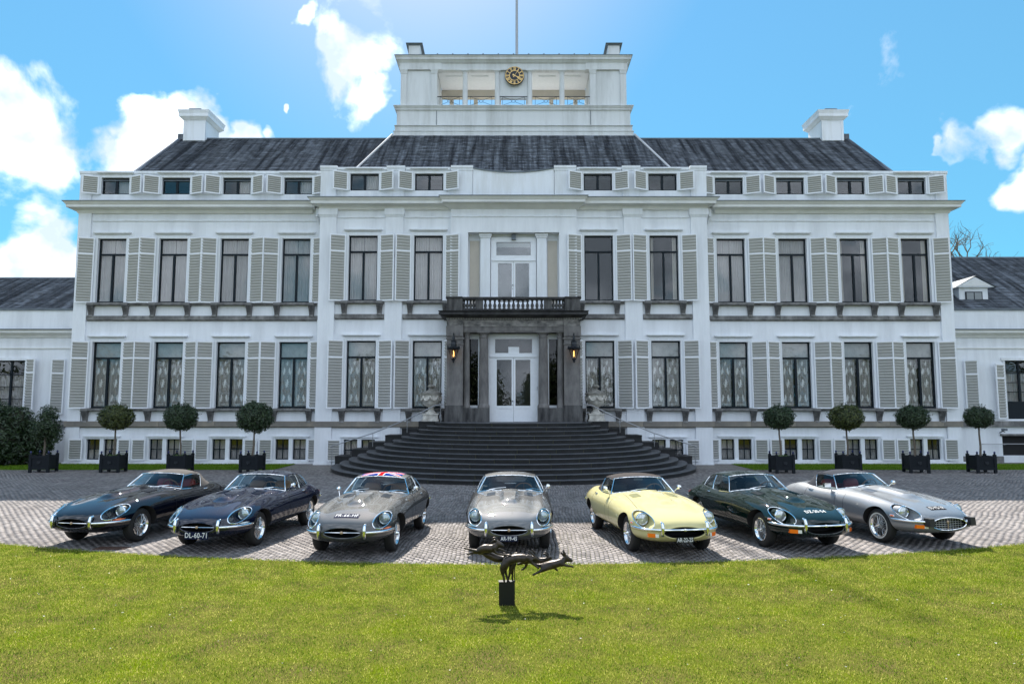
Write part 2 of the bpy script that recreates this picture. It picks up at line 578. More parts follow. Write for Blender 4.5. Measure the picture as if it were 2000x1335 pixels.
def build_pavers():
    rng = np.random.default_rng(3)
    W, Ln, gap = 0.080, 0.200, 0.009
    cx = np.arange(-31, 31, W)
    vs = []
    for k, x in enumerate(cx):
        lim = 4.0 + abs(x) * 0.0
        y0 = lawn_edge(x) - 0.25
        y1 = 33.0
        if abs(x) > 12: y0 = max(y0, abs(x) / 0.80)
        ys = np.arange(y0 // Ln * Ln + (Ln / 2 if k % 2 else 0), y1, Ln)
        ys = ys[ys > y0]
        vs.append(np.stack([np.full_like(ys, x), ys], 1))
    c = np.concatenate(vs)
    # the steps stand here
    rr = np.hypot(c[:, 0], c[:, 1] - 33.95)
    c = c[rr > 8.15]
    n = len(c)
    # long slow waviness of the courses and small settling
    wav = 0.035 * np.sin(c[:, 1] * 1.3 + c[:, 0] * 0.35) + 0.02 * np.sin(c[:, 1] * 3.1 + c[:, 0] * 1.7)
    c[:, 0] += wav
    z = 0.004 * np.sin(c[:, 0] * 1.9) * np.sin(c[:, 1] * 1.3) + rng.normal(0, 0.0012, n)
    hx = (W - gap) / 2 + rng.normal(0, 0.001, n); hy = (Ln - gap) / 2 + rng.normal(0, 0.002, n)
    jx = rng.normal(0, 0.0015, n); jy = rng.normal(0, 0.003, n); rot = rng.normal(0, 0.012, n)
    tx = rng.normal(0, 0.009, n); ty = rng.normal(0, 0.008, n)
    V = np.zeros((n, 8, 3))
    sx = np.array([-1, 1, 1, -1]); sy = np.array([-1, -1, 1, 1])
    for i in range(4):
        lx = sx[i] * hx; ly = sy[i] * hy
        for lay, (ins, dz) in enumerate(((1.0, -0.03), (0.93, 0.0))):
            px = lx * ins; py = ly * (1 - (1 - ins) * 0.4)
            V[:, lay * 4 + i, 0] = c[:, 0] + jx + px - py * rot
            V[:, lay * 4 + i, 1] = c[:, 1] + jy + py + px * rot
            V[:, lay * 4 + i, 2] = z + dz + (tx * px + ty * py if lay else 0)
    quads = np.array([(4, 5, 6, 7), (0, 1, 5, 4), (1, 2, 6, 5), (2, 3, 7, 6), (3, 0, 4, 7)])
    F = (quads[None] + (np.arange(n) * 8)[:, None, None]).reshape(-1)
    return mesh_np('paver', V.reshape(-1, 3), F, 4, M_paver)


def mesh_np(name, V, F, k, m):
    me = bpy.data.meshes.new(name)
    nf = len(F) // k
    me.vertices.add(len(V)); me.vertices.foreach_set('co', V.astype(np.float32).reshape(-1))
    me.loops.add(len(F)); me.loops.foreach_set('vertex_index', F.astype(np.int32))
    me.polygons.add(nf); me.polygons.foreach_set('loop_start', (np.arange(nf) * k).astype(np.int32))
    try: me.polygons.foreach_set('loop_total', np.full(nf, k, np.int32))
    except Exception: pass
    me.materials.append(m)
    me.update(calc_edges=True)
    return me


tag(inst('brick_pavers', build_pavers()), 'small worn clay pavers laid in rows across the forecourt', 'paving', kind='stuff')

# lawn: soil sheet following the curved kerbless edge
mb = MB()
xs = [-60, -40, -25, -20] + [i * 0.5 for i in range(-32, 33)] + [20, 25, 40, 60]
mb.grid([[(x, lawn_edge(x), 0.008) for x in xs], [(x, lawn_edge(x) - 0.06, 0.03) for x in xs], [(x, 9, 0.034) for x in xs], [(x, -60, 0.034) for x in xs]], flip=True)
tag(mb.build('lawn', M_lawnbase, loc=(0, 0, 0)), kind='structure')


def grass_mat(name, c1, c2, c3):
    m = bpy.data.materials.new(name); m.use_nodes = True
    t = m.node_tree; b = t.nodes['Principled BSDF']; out = t.nodes['Material Output']
    g = N(t, 'ShaderNodeNewGeometry'); tc = N(t, 'ShaderNodeTexCoord')
    nz = N(t, 'ShaderNodeTexNoise'); nz.inputs['Scale'].default_value = 2.2; nz.inputs['Detail'].default_value = 6
    nz.inputs['Roughness'].default_value = 0.7
    L(t, tc.outputs['Object'], nz.inputs['Vector'])
    f = mathn(t, 'MULTIPLY_ADD', nz.outputs[0], 1.8, -0.66)
    f = mathn(t, 'ADD', f, mathn(t, 'MULTIPLY', g.outputs['Random Per Island'], 0.72), clamp=True)
    cr = N(t, 'ShaderNodeValToRGB')
    cr.color_ramp.elements[0].position = 0.12; cr.color_ramp.elements[0].color = (*c1, 1)
    cr.color_ramp.elements[1].position = 0.90; cr.color_ramp.elements[1].color = (*c3, 1)
    e = cr.color_ramp.elements.new(0.5); e.color = (*c2, 1)
    L(t, f, cr.inputs[0])
    hv = N(t, 'ShaderNodeHueSaturation'); r2 = mathn(t, 'FRACT', mathn(t, 'MULTIPLY', g.outputs['Random Per Island'], 37.7)); L(t, mathn(t, 'MULTIPLY_ADD', r2, 1.0, 0.48), hv.inputs['Value']); L(t, cr.outputs[0], hv.inputs['Color'])
    L(t, hv.outputs[0], b.inputs['Base Color'])
    b.inputs['Roughness'].default_value = 0.5; b.inputs['Specular IOR Level'].default_value = 0.0
    tr = N(t, 'ShaderNodeBsdfTranslucent'); L(t, hv.outputs[0], tr.inputs[0])
    ms = N(t, 'ShaderNodeMixShader'); ms.inputs[0].default_value = 0.45
    L(t, b.outputs[0], ms.inputs[1]); L(t, tr.outputs[0], ms.inputs[2]); L(t, ms.outputs[0], out.inputs[0])
    return m


M_grass = grass_mat('lawn_blades', (0.045, 0.12, 0.008), (0.165, 0.25, 0.014), (0.42, 0.39, 0.11))
M_grass2 = grass_mat('strip_blades', (0.10, 0.20, 0.015), (0.13, 0.24, 0.02), (0.18, 0.27, 0.04))


def blades(n, px, py, z0, h0, h1, w, seed):
    rng = np.random.default_rng(seed)
    a = rng.uniform(0, 2 * pi, n); h = rng.uniform(h0, h1, n) * rng.uniform(0.6, 1.0, n)
    lean = rng.uniform(0.1, 0.9, n) * h; la = rng.uniform(0, 2 * pi, n)
    wd = rng.uniform(0.6, 1.3, n) * w
    V = np.zeros((n, 3, 3))
    V[:, 0] = np.stack([px - np.cos(a) * wd, py - np.sin(a) * wd, np.full(n, z0)], 1)
    V[:, 1] = np.stack([px + np.cos(a) * wd, py + np.sin(a) * wd, np.full(n, z0)], 1)
    V[:, 2] = np.stack([px + np.cos(la) * lean, py + np.sin(la) * lean, z0 + h], 1)
    return V.reshape(-1, 3), np.arange(n * 3)


def lawn_blades():
    rng = np.random.default_rng(5)
    n = 620000
    y = 5.5 + 9.6 * rng.uniform(0, 1, n) ** 0.9
    x = rng.uniform(-1, 1, n) * (0.80 * y + 1.2)
    ed = 12.6 + 0.0185 * np.minimum(np.abs(x), 14) ** 2 + 0.03 * np.sin(x * 9) + rng.normal(0, 0.015, n)
    k = y < ed
    x, y = x[k], y[k]
    V, F = blades(len(x), x, y, 0.03, 0.014, 0.042, 0.0046, 6)
    return mesh_np('lawn_grass', V, F, 3, M_grass)


tag(inst('lawn_grass', lawn_blades()), 'sunlit yellow green mown grass in the foreground', 'grass', kind='stuff')
# dry leaves and daisies scattered on the lawn
rng = np.random.default_rng(9)
mb = MB()
for i in range(120):
    y = 7 + 7 * rng.uniform(); x = rng.uniform(-1, 1) * 0.74 * y
    if y > lawn_edge(x) - 0.1: continue
    r = rng.uniform(0.005, 0.011); a = rng.uniform(0, 6.28)
    q = [(x + r * cos(a + j * pi / 2.5) * (1 + 0.5 * (j % 2)), y + r * sin(a + j * pi / 2.5), 0.07 + 0.006 * (j % 2)) for j in range(5)]
    mb.add(q, [(0, 1, 2, 3, 4)])
tag(mb.build('fallen_petals', mat('pale_dry_petal', (0.6, 0.56, 0.47), 0.9)), 'pale dry petals and leaves scattered on the lawn', 'leaf litter', kind='stuff')

# grass strips in front of the palace
for sgn, xa, xb in ((-1, -44, -10.7), (1, 10.7, 44)):
    mb = MB()
    x0, x1 = xa, xb
    mb.add([(x0, 32.35, 0.012), (x1, 32.35, 0.012), (x1, 35.6, 0.012), (x0, 35.6, 0.012)], [(0, 1, 2, 3)])
    mb.add([(x0, 32.35, -0.02), (x1, 32.35, -0.02), (x1, 32.35, 0.012), (x0, 32.35, 0.012)], [(0, 1, 2, 3)])
    tag(mb.build('grass_strip', M_strip, loc=(0, 0, 0)), kind='structure')
    rngs = np.random.default_rng(12 + sgn); n = 60000
    x = rngs.uniform(max(xa, -30), min(xb, 30), n); y = rngs.uniform(32.33, 35.6, n)
    V, F = blades(n, x, y, 0.01, 0.04, 0.09, 0.010, 14 + sgn)
    tag(inst('strip_grass', mesh_np('strip_grass', V, F, 3, M_grass2)), 'green grass strip at the foot of the %s facade' % ('left' if sgn < 0 else 'right'), 'grass', kind='stuff')

# ================================================================== PALACE
palace = empty('palace', (0, 36.1, 0))
tag(palace, 'long white palace with grey louvred shutters, slate roof and a clock tower above its entrance', 'palace')
YS, YC, YP = 36.1, 35.45, 35.25                     # side wall, centre block, middle panel planes


def wall_grid(mb, x0, x1, z0, z1, y, dep, holes):
    xs = sorted(set([x0, x1] + [h[0] for h in holes] + [h[1] for h in holes]))
    zs = sorted(set([z0, z1] + [h[2] for h in holes] + [h[3] for h in holes]))
    xs = [x for x in xs if x0 <= x <= x1]; zs = [z for z in zs if z0 <= z <= z1]
    for i in range(len(xs) - 1):
        for j in range(len(zs) - 1):
            cx = (xs[i] + xs[i + 1]) / 2; cz = (zs[j] + zs[j + 1]) / 2
            if any(h[0] < cx < h[1] and h[2] < cz < h[3] for h in holes): continue
            mb.add([(xs[i], y, zs[j]), (xs[i + 1], y, zs[j]), (xs[i + 1], y, zs[j + 1]), (xs[i], y, zs[j + 1])], [(0, 1, 2, 3)])
    for (a, b, c, d) in holes:
        mb.add([(a, y, c), (b, y, c), (b, y, d), (a, y, d), (a, y + dep, c), (b, y + dep, c), (b, y + dep, d), (a, y + dep, d)],
               [(0, 4, 5, 1), (1, 5, 6, 2), (2, 6, 7, 3), (3, 7, 4, 0)])


Z1B, Z1T = 2.76, 6.08      # ground-floor windows
Z2B, Z2T = 8.08, 11.40     # first-floor windows
ZAB, ZAT = 13.72, 14.60    # attic windows
ZBB, ZBT = 0.20, 1.22      # basement windows
WH = 0.725                 # half width of an opening
SIDE = [20.55, 17.42, 14.28, 11.12]
CEN = [7.56, 4.28]
BH = [(-0.76, -0.10), (0.10, 0.76)]


def holes_for(xc, base=True, attic=True):
    h = [(xc - WH, xc + WH, Z1B, Z1T), (xc - WH, xc + WH, Z2B, Z2T)]
    if attic: h.append((xc - WH, xc + WH, ZAB, ZAT))
    if base:
        for a, b in BH: h.append((xc + a, xc + b, ZBB, ZBT))
    return h


for sg in (-1, 1):
    mb = MB(); hs = []
    for x in SIDE: hs += holes_for(sg * x)
    a, b = sorted((sg * 22.3, sg * 9.6))
    wall_grid(mb, a, b, 0, 14.75, YS, 0.28, hs)
    # outer return wall
    xo = sg * 22.3
    q = [(xo, YS, 0), (xo, YS + 9, 0), (xo, YS + 9, 14.75), (xo, YS, 14.75)]
    mb.add(q, [(0, 1, 2, 3) if sg > 0 else (3, 2, 1, 0)])
    mb.build('wall', M_white, palace)
mb = MB(); hs = []
for sg in (-1, 1):
    hs += [h for x in CEN for h in holes_for(sg * x, base=True)]
DOORH = (-2.45, 2.45, 2.1, 6.6)
NICHE = (-2.28, 2.28, 7.9, 11.52)
hs += [DOORH, NICHE]
wall_grid(mb, -9.72, 9.72, 0, 14.75, YC, 0.35, hs)
for sg in (-1, 1):
    xo = sg * 9.72
    q = [(xo, YC, 0), (xo, YS, 0), (xo, YS, 14.75), (xo, YC, 14.75)]
    mb.add(q, [(0, 1, 2, 3) if sg > 0 else (3, 2, 1, 0)])
mb.build('wall', M_white, palace)
# rooms behind the windows: dark floors and rear wall
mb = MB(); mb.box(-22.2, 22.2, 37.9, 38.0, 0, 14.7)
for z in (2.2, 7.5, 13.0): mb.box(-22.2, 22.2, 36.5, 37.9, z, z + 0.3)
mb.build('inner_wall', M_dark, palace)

# projecting middle panel (3 bays wide above the portico) and pilasters
mb = MB()
wall_grid(mb, -3.16, 3.16, 6.9, 12.72, YP, 0.24, [(-2.28, 2.28, 7.2, 11.52)])
for sg in (-1, 1):
    xo = sg * 3.16
    q = [(xo, YP, 6.9), (xo, YC, 6.9), (xo, YC, 12.72), (xo, YP, 12.72)]
    mb.add(q, [(0, 1, 2, 3) if sg > 0 else (3, 2, 1, 0)])
mb.build('middle_panel', M_white, palace)


def pilaster(x0, x1, y, z0, z1, capital=True, pr=0.09):
    mb = MB(); mb.box(x0, x1, y - pr, y + 0.02, z0, z1)
    if capital:
        mb.taper(x0, x1, y - pr - 0.005, y, z1 - 0.42, z1 - 0.30, 0.01, 0.06)
        mb.box(x0 - 0.07, x1 + 0.07, y - pr - 0.08, y, z1 - 0.30, z1 - 0.0)
    mb.build('pilaster', M_white, palace)


for sg in (-1, 1):
    for (a, b, y) in ((21.66, 22.32, YS),):
        pilaster(*sorted((sg * a, sg * b)), y, 2.1, 12.75, capital=False)
        pilaster(*sorted((sg * (a), sg * (b + 0.02))), y, 0, 1.82, capital=False, pr=0.11)
    for (a, b) in ((8.93, 9.74), (5.56, 6.42)):
        pilaster(*sorted((sg * a, sg * b)), YC, 2.1, 12.75)
    pilaster(*sorted((sg * 8.93, sg * 9.75)), YC, 0, 1.82, capital=False, pr=0.11)
    pilaster(*sorted((sg * 5.56, sg * 6.42)), YC, 0, 1.82, capital=False, pr=0.11)

# plinth at the foot of the walls
for sg in (-1, 1):
    mb = MB(); a, b = sorted((sg * 22.45, sg * 9.8)); mb.box(a, b, YS - 0.13, YS + 0.01, 0, 0.10); mb.build('plinth', M_trim, palace)
    mb = MB(); a, b = sorted((sg * 9.78, sg * 8.0)); mb.box(a, b, YC - 0.13, YC + 0.01, 0, 0.10); mb.build('plinth', M_trim, palace)


def stone_course(x0, x1, y, z0, z1, pr, m, blk=2.3, seed=1):
    """course of single stones with open joints, each a part"""
    r = random.Random(seed); x = x0; first = True
    while x < x1 - 0.05:
        w = min(blk * r.uniform(0.75, 1.3), x1 - x)
        if x1 - x - w < 0.5: w = x1 - x
        mb = MB(); mb.box(x + 0.006, x + w - 0.006, y - pr + r.uniform(-0.006, 0.006), y + 0.01, z0 + 0.02, z1)
        mb.taper(x + 0.006, x + w - 0.006, y - pr * 0.4, y + 0.01, z0 - 0.03, z0 + 0.02, 0.0, 0.0)
        mb.build('band_stone', m, palace); x += w


for sg in (-1, 1):
    stone_course(*sorted((sg * 22.42, sg * 9.82)), YS, 1.82, 2.10, 0.16, M_sandband, seed=3 + sg)
    stone_course(*sorted((sg * 9.84, sg * 4.35)), YC, 1.82, 2.10, 0.16, M_sandband, seed=7 + sg)
    stone_course(*sorted((sg * 21.62, sg * 9.82)), YS, 7.17, 7.40, 0.12, M_stone, blk=3.1, seed=5 + sg)
    stone_course(*sorted((sg * 8.9, sg * 6.45)), YC, 7.17, 7.40, 0.12, M_stone, blk=3, seed=5)
    stone_course(*sorted((sg * 5.53, sg * 3.2)), YC, 7.17, 7.40, 0.12, M_stone, blk=3, seed=6)
    for (za, zb, mm) in ((2.60, 2.72, M_stone), (7.92, 8.04, M_stone)):
        for (a, b, y) in ((21.62, 9.82, YS), (8.9, 6.45, YC), (5.53, 3.2, YC)):
            mb = MB(); x0, x1 = sorted((sg * a, sg * b)); mb.box(x0, x1, y - 0.09, y + 0.01, za, zb)
            mb.build('sill_course', mm, palace)

# ---------------- window kits (shared meshes, local origin bottom centre on the wall plane)
FR = 0.065


def tall_frame():
    mb = MB(); h = Z1T - Z1B; w = WH; y0, y1 = 0.13, 0.21
    mb.box(-w, -w + FR, y0, y1, 0, h); mb.box(w - FR, w, y0, y1, 0, h)
    mb.box(-w + FR, w - FR, y0, y1, 0, FR * 1.3); mb.box(-w + FR, w - FR, y0, y1, h - FR, h)
    zt = h * 0.755
    mb.box(-w + FR, w - FR, y0 - 0.01, y1, zt - 0.045, zt + 0.045)
    mb.box(-0.05, 0.05, y0 - 0.015, y1, FR * 1.3, zt - 0.045)
    return mb.mesh('tall_window', M_frame)


def quad_mesh(name, x0, x1, z0, z1, y, m):
    mb = MB(); mb.box(x0, x1, y - 0.003, y + 0.003, z0, z1); return mb.mesh(name, m)


H = Z1T - Z1B; ZT = H * 0.755
ME_tall = tall_frame()
ME_pane = [quad_mesh('pane', -WH + FR, -0.05, FR * 1.3, ZT - 0.045, 0.17, M_glass), quad_mesh('pane', 0.05, WH - FR, FR * 1.3, ZT - 0.045, 0.17, M_glass),
           quad_mesh('pane', -WH + FR, WH - FR, ZT + 0.045, H - FR, 0.17, M_glass)]


def curtain_mesh(x0, x1, z0, z1, y, m, folds=9, amp=0.03, name='curtain', taper=0.0):
    mb = MB(); n = folds * 6; rows = []
    for z, k in ((z0, 1.0), ((z0 + z1) / 2, 0.85), (z1, 0.7)):
        row = []
        for i in range(n + 1):
            t = i / n; ph = t * folds * 2 * pi
            x = x0 + (x1 - x0) * t
            if taper: x = x0 + (x - x0) * (1 - taper * (1 - (z - z0) / (z1 - z0)))
            row.append((x, y + amp * k * (sin(ph) + 0.35 * sin(2.3 * ph + 1)), z))
        rows.append(row)
    mb.grid(rows)
    return mb.mesh(name, m, smooth=True, sharp=80)


ME_sheer = [curtain_mesh(-WH, -0.01, 0.05, H, 0.30, M_curtain, 8), curtain_mesh(0.01, WH, 0.05, H, 0.30, M_curtain, 8)]
ME_lace = [curtain_mesh(-WH + 0.02, -0.02, 0.05, ZT + 0.02, 0.30, M_lace, 5, 0.012), curtain_mesh(0.02, WH - 0.02, 0.05, ZT + 0.02, 0.30, M_lace, 5, 0.012)]
ME_laceR = [curtain_mesh(-WH + 0.02, -0.14, 0.05, ZT + 0.02, 0.30, M_lace, 5, 0.018), curtain_mesh(0.06, WH - 0.08, 0.05, ZT + 0.02, 0.30, M_lace, 5, 0.018)]
ME_drape = [curtain_mesh(-WH, -WH + 0.24, 0.05, H, 0.30, M_drape, 3, 0.03), curtain_mesh(WH - 0.24, WH, 0.05, H, 0.30, M_drape, 3, 0.03)]
ME_blind = quad_mesh('roller_blind', -WH + 0.02, WH - 0.02, ZT - 0.06, H, 0.27, M_blind)
# woven motif of a rearing beast, repeated down each lace curtain
BEAST = [(0, 0), (.10, .02), (.08, .10), (.16, .22), (.22, .10), (.30, .06), (.27, .20), (.22, .34), (.30, .42), (.40, .36), (.38, .46),
         (.27, .52), (.36, .62), (.46, .60), (.40, .70), (.28, .70), (.30, .82), (.24, .95), (.12, .98), (.05, .88), (.08, .76), (.02, .62),
         (-.02, .46), (.02, .32), (-.08, .38), (-.12, .55), (-.05, .66), (-.14, .68), (-.20, .52), (-.16, .32), (-.04, .22), (-.06, .10), (-.04, .03)]


def motif_mesh(x0, x1):
    mb = MB(); cx = (x0 + x1) / 2
    for (ox, oz, fl, s) in ((-.16, .30, 1, .38), (.14, .30, -1, .38), (0.0, 1.02, 1, .44), (-.16, 1.66, 1, .38), (.14, 1.66, -1, .38), (0, 2.12, 1, .26)):
        pts = [(cx + ox + fl * (p[0] - .1) * s * 0.75, p[1] * s + oz) for p in BEAST]
        n = len(pts); c = (sum(p[0] for p in pts) / n, sum(p[1] for p in pts) / n)
        b = [(x, 0.275, z) for x, z in pts]
        mb.add(b, [tuple(range(n)) if fl > 0 else tuple(range(n))[::-1]])
    for z in (0.16, 0.20): mb.box(x0 + 0.08, x1 - 0.08, 0.274, 0.276, z, z + 0.015)
    for x in (x0 + 0.07, x0 + 0.11, x1 - 0.07, x1 - 0.11): mb.box(x - 0.007, x + 0.007, 0.274, 0.276, 0.08, ZT)
    return mb.mesh('woven_motif', M_motif)


ME_motif = [motif_mesh(-WH + 0.02, -0.04), motif_mesh(0.04, WH - 0.02)]
ME_arch = None


def arch_mesh(h, hood=0.16, w=WH):
    mb = MB(); a = 0.13
    mb.box(-w - a, -w, -0.045, 0.01, 0, h); mb.box(w, w + a, -0.045, 0.01, 0, h)
    mb.box(-w - a, w + a, -0.045, 0.01, h, h + 0.13)
    mb.taper(-w - a - 0.0, w + a + 0.0, -0.06, 0.01, h + 0.13 + hood * 0.5, h + 0.13 + hood * 0.8, 0.02, 0.09)
    mb.box(-w - a - 0.1, w + a + 0.1, -0.16, 0.01, h + 0.13 + hood * 0.8, h + 0.13 + hood * 1.15)
    return mb.mesh('architrave', M_trim)


ME_arch = arch_mesh(H)


def corbel_mesh():
    mb = MB()
    prof = [(0.0, 0.56), (-0.21, 0.56), (-0.22, 0.50), (-0.17, 0.42), (-0.12, 0.28), (-0.10, 0.14), (-0.13, 0.06), (-0.11, 0.0), (0.0, 0.0)]
    n = len(prof); w = 0.15; w2 = 0.10
    vs = []
    for s in (-1, 1):
        for (y, z) in prof: vs.append((s * (w2 + (w - w2) * z / 0.56), y, z))
    fs = [tuple(range(n)), tuple(range(n, 2 * n))[::-1]] + [(i, i + n, (i + 1) % n + n, (i + 1) % n) for i in range(n)]
    mb.add(vs, fs)
    for x in (-0.08, 0.0, 0.08): mb.tube([(x * .8, -0.125, 0.12), (x * .9, -0.15, 0.3), (x, -0.20, 0.45), (x * 1.1, -0.235, 0.53)], 0.022, 5)
    mb.box(-0.18, 0.18, -0.24, 0.0, 0.56, 0.60)
    mb.tube([(-0.11, -0.13, 0.05), (0.11, -0.13, 0.05)], 0.05, 8)
    return mb.mesh('corbel', M_stone)


ME_corbel = corbel_mesh()


def sill_mesh():
    mb = MB(); mb.box(-WH - 0.30, WH + 0.30, -0.26, 0.0, -0.14, -0.02); mb.box(-WH, WH, -0.0, 0.25, -0.10, 0.0)
    return mb.mesh('window_sill', M_stone)


ME_sill = sill_mesh()


# shutters ---------------------------------------------------------
def leaf_mesh(w, h, midz, side, st=0.062):
    """frame of a leaf hinged at x=0, running to side*w"""
    mb = MB(); s = side; t0, t1 = -0.024, 0.024
    mb.box(0, s * st, t0, t1, 0, h); mb.box(s * (w - st), s * w, t0, t1, 0, h)
    mb.box(s * st, s * (w - st), t0, t1, 0, st); mb.box(s * st, s * (w - st), t0, t1, h - st, h)
    if midz: mb.box(s * st, s * (w - st), t0, t1, midz - 0.035, midz + 0.035)
    return mb.mesh('shutter', M_woodwhite)


def slat_zs(h, midz, pitch, st=0.062):
    segs = [(st, midz - 0.035), (midz + 0.035, h - st)] if midz else [(st, h - st)]
    out = []
    for a, b in segs:
        n = max(1, round((b - a) / pitch)); p = (b - a) / n
        out += [(a + p * (i + 0.5), p) for i in range(n)]
    return out


def slat_box(mb, x0, x1, z, p, ox=0, oz=0):
    """slanted slat, its upper edge towards the viewer"""
    hh = p * 0.53; d = 0.048; e = min(0.036, p * .26)
    vs = []
    for x in (x0, x1):
        vs += [(x, d - .004, z - hh), (x, d + .006, z - hh), (x, -d + .012, z + hh), (x, -d, z + hh), (x, -d, z + hh - e)]
    mb.add(vs, [(0, 1, 2, 3, 4)[::-1], (5, 6, 7, 8, 9), (0, 4, 9, 5), (4, 3, 8, 9), (3, 2, 7, 8), (2, 1, 6, 7), (1, 0, 5, 6)])


KINDS = {}
for nm, w, h, mz, pitch in (('tall', 0.79, H + 0.06, H * 0.76, 0.142), ('attic', 0.76, 0.96, None, 0.105), ('base', 0.66, 1.06, None, 0.12), ('wing', 0.62, H - 0.5, (H - 0.5) * 0.74, 0.142)):
    zs = slat_zs(h, mz, pitch)
    KINDS[nm] = dict(w=w, h=h, zs=zs, leaf={s: leaf_mesh(w, h, mz, s) for s in (-1, 1)}, slat={})
    for s in (-1, 1):
        for _, p in zs:
            key = (s, round(p, 4))
            if key not in KINDS[nm]['slat']:
                m_ = MB(); a, b = sorted((s * 0.062, s * (w - 0.062))); slat_box(m_, a, b, 0, p)
                KINDS[nm]['slat'][key] = m_.mesh('slat', M_slat)

REST = {}                                           # joined slats of a building, by building name
slat_count = {}


def shutter(parent, kind, x, y, z, side, ang, single=False):
    k = KINDS[kind]
    o = inst('shutter', k['leaf'][side], parent, (x, y, z), (0, 0, side * -ang), world=True)
    if single:
        for zz, p in k['zs']:
            inst('slat', k['slat'][(side, round(p, 4))], o, (0, 0, zz))
    else:
        mb = REST.setdefault(parent.name, MB())
        tmp = MB(); a, b = sorted((side * 0.062, side * (k['w'] - 0.062)))
        for zz, p in k['zs']: slat_box(tmp, a, b, zz, p)
        c, s_ = cos(side * -ang), sin(side * -ang)
        mb.add([(x + vx * c - vy * s_, y + vx * s_ + vy * c, z + vz) for vx, vy, vz in tmp.v], tmp.f)
    # pintle hinges
    return o


ME_attic_frame = None


def attic_frame():
    mb = MB(); h = ZAT - ZAB; w = WH
    mb.box(-w, -w + FR, 0.10, 0.18, 0, h); mb.box(w - FR, w, 0.10, 0.18, 0, h)
    mb.box(-w + FR, w - FR, 0.10, 0.18, 0, FR); mb.box(-w + FR, w - FR, 0.10, 0.18, h - FR, h)
    mb.box(-0.06, 0.06, 0.09, 0.18, FR, h - FR)
    return mb.mesh('attic_window', M_frame)


ME_attic = attic_frame()
HA = ZAT - ZAB
ME_apane = [quad_mesh('pane', -WH + FR, -0.06, FR, HA - FR, 0.14, M_glass), quad_mesh('pane', 0.06, WH - FR, FR, HA - FR, 0.14, M_glass)]
ME_aarch = arch_mesh(HA, 0.12)
HB = ZBT - ZBB


def base_frame():
    mb = MB(); w = 0.33; h = HB; f = 0.05
    mb.box(-w, -w + f, 0.10, 0.17, 0, h); mb.box(w - f, w, 0.10, 0.17, 0, h)
    mb.box(-w + f, w - f, 0.10, 0.17, 0, f); mb.box(-w + f, w - f, 0.10, 0.17, h - f, h)
    mb.box(-0.018, 0.018, 0.10, 0.16, f, h - f)
    mb.box(-w + f, -0.018, 0.10, 0.16, h * .5 - .018, h * .5 + .018); mb.box(0.018, w - f, 0.10, 0.16, h * .5 - .018, h * .5 + .018)
    return mb.mesh('basement_window', M_frame)


ME_base = base_frame()
ME_bpane = [quad_mesh('pane', sx * 0.149 - 0.131, sx * 0.149 + 0.131, z0, z1, 0.14, M_glass) for sx in (-1, 1) for z0, z1 in ((0.05, HB * .5 - .018), (HB * .5 + .018, HB - .05))]
ME_bcurt = [curtain_mesh(-0.31, 0.31, 0.03, HB, 0.24, M_curtain, 6, 0.02), curtain_mesh(-0.31, 0.31, 0.03, HB * 0.5, 0.24, M_curtain, 6, 0.02)]


def base_arch():
    mb = MB(); h = HB
    mb.box(-0.86, -0.762, -0.04, 0.01, 0, h); mb.box(0.762, 0.86, -0.04, 0.01, 0, h); mb.box(-0.098, 0.098, -0.03, 0.02, 0, h)
    mb.box(-0.86, 0.86, -0.04, 0.01, h + 0.002, h + 0.10); mb.box(-0.93, 0.93, -0.10, 0.01, h + 0.10, h + 0.16)
    mb.box(-0.95, 0.95, -0.12, 0.01, -0.10, -0.003)
    return mb.mesh('architrave', M_trim)


ME_barch = base_arch()

AT = radians(22)


def tall_window(parent, x, y, z, style, arch=True, corbels=True):
    w = inst('window', ME_tall, parent, (x, y, z), world=True)
    for m in ME_pane: inst('pane', m, w)
    if style == 'sheer':
        for m in ME_sheer: inst('curtain', m, w)
    elif style == 'lace':
        for m in ME_lace: inst('curtain', m, w)
        for m in ME_motif: inst('woven_motif', m, w)
        inst('roller_blind', ME_blind, w)
    elif style == 'laceR':
        for m in ME_laceR: inst('curtain', m, w)
        for m in ME_motif: inst('woven_motif', m, w)
        inst('roller_blind', ME_blind, w)
    elif style == 'drape':
        for m in ME_drape: inst('curtain', m, w)
    if arch:
        inst('architrave', ME_arch, parent, (x, y, z), world=True)
        inst('window_sill', ME_sill, parent, (x, y, z), world=True)
    if corbels:
        for s in (-0.88, 0.88): inst('corbel', ME_corbel, parent, (x + s, y, z - 0.74), world=True)
    return w


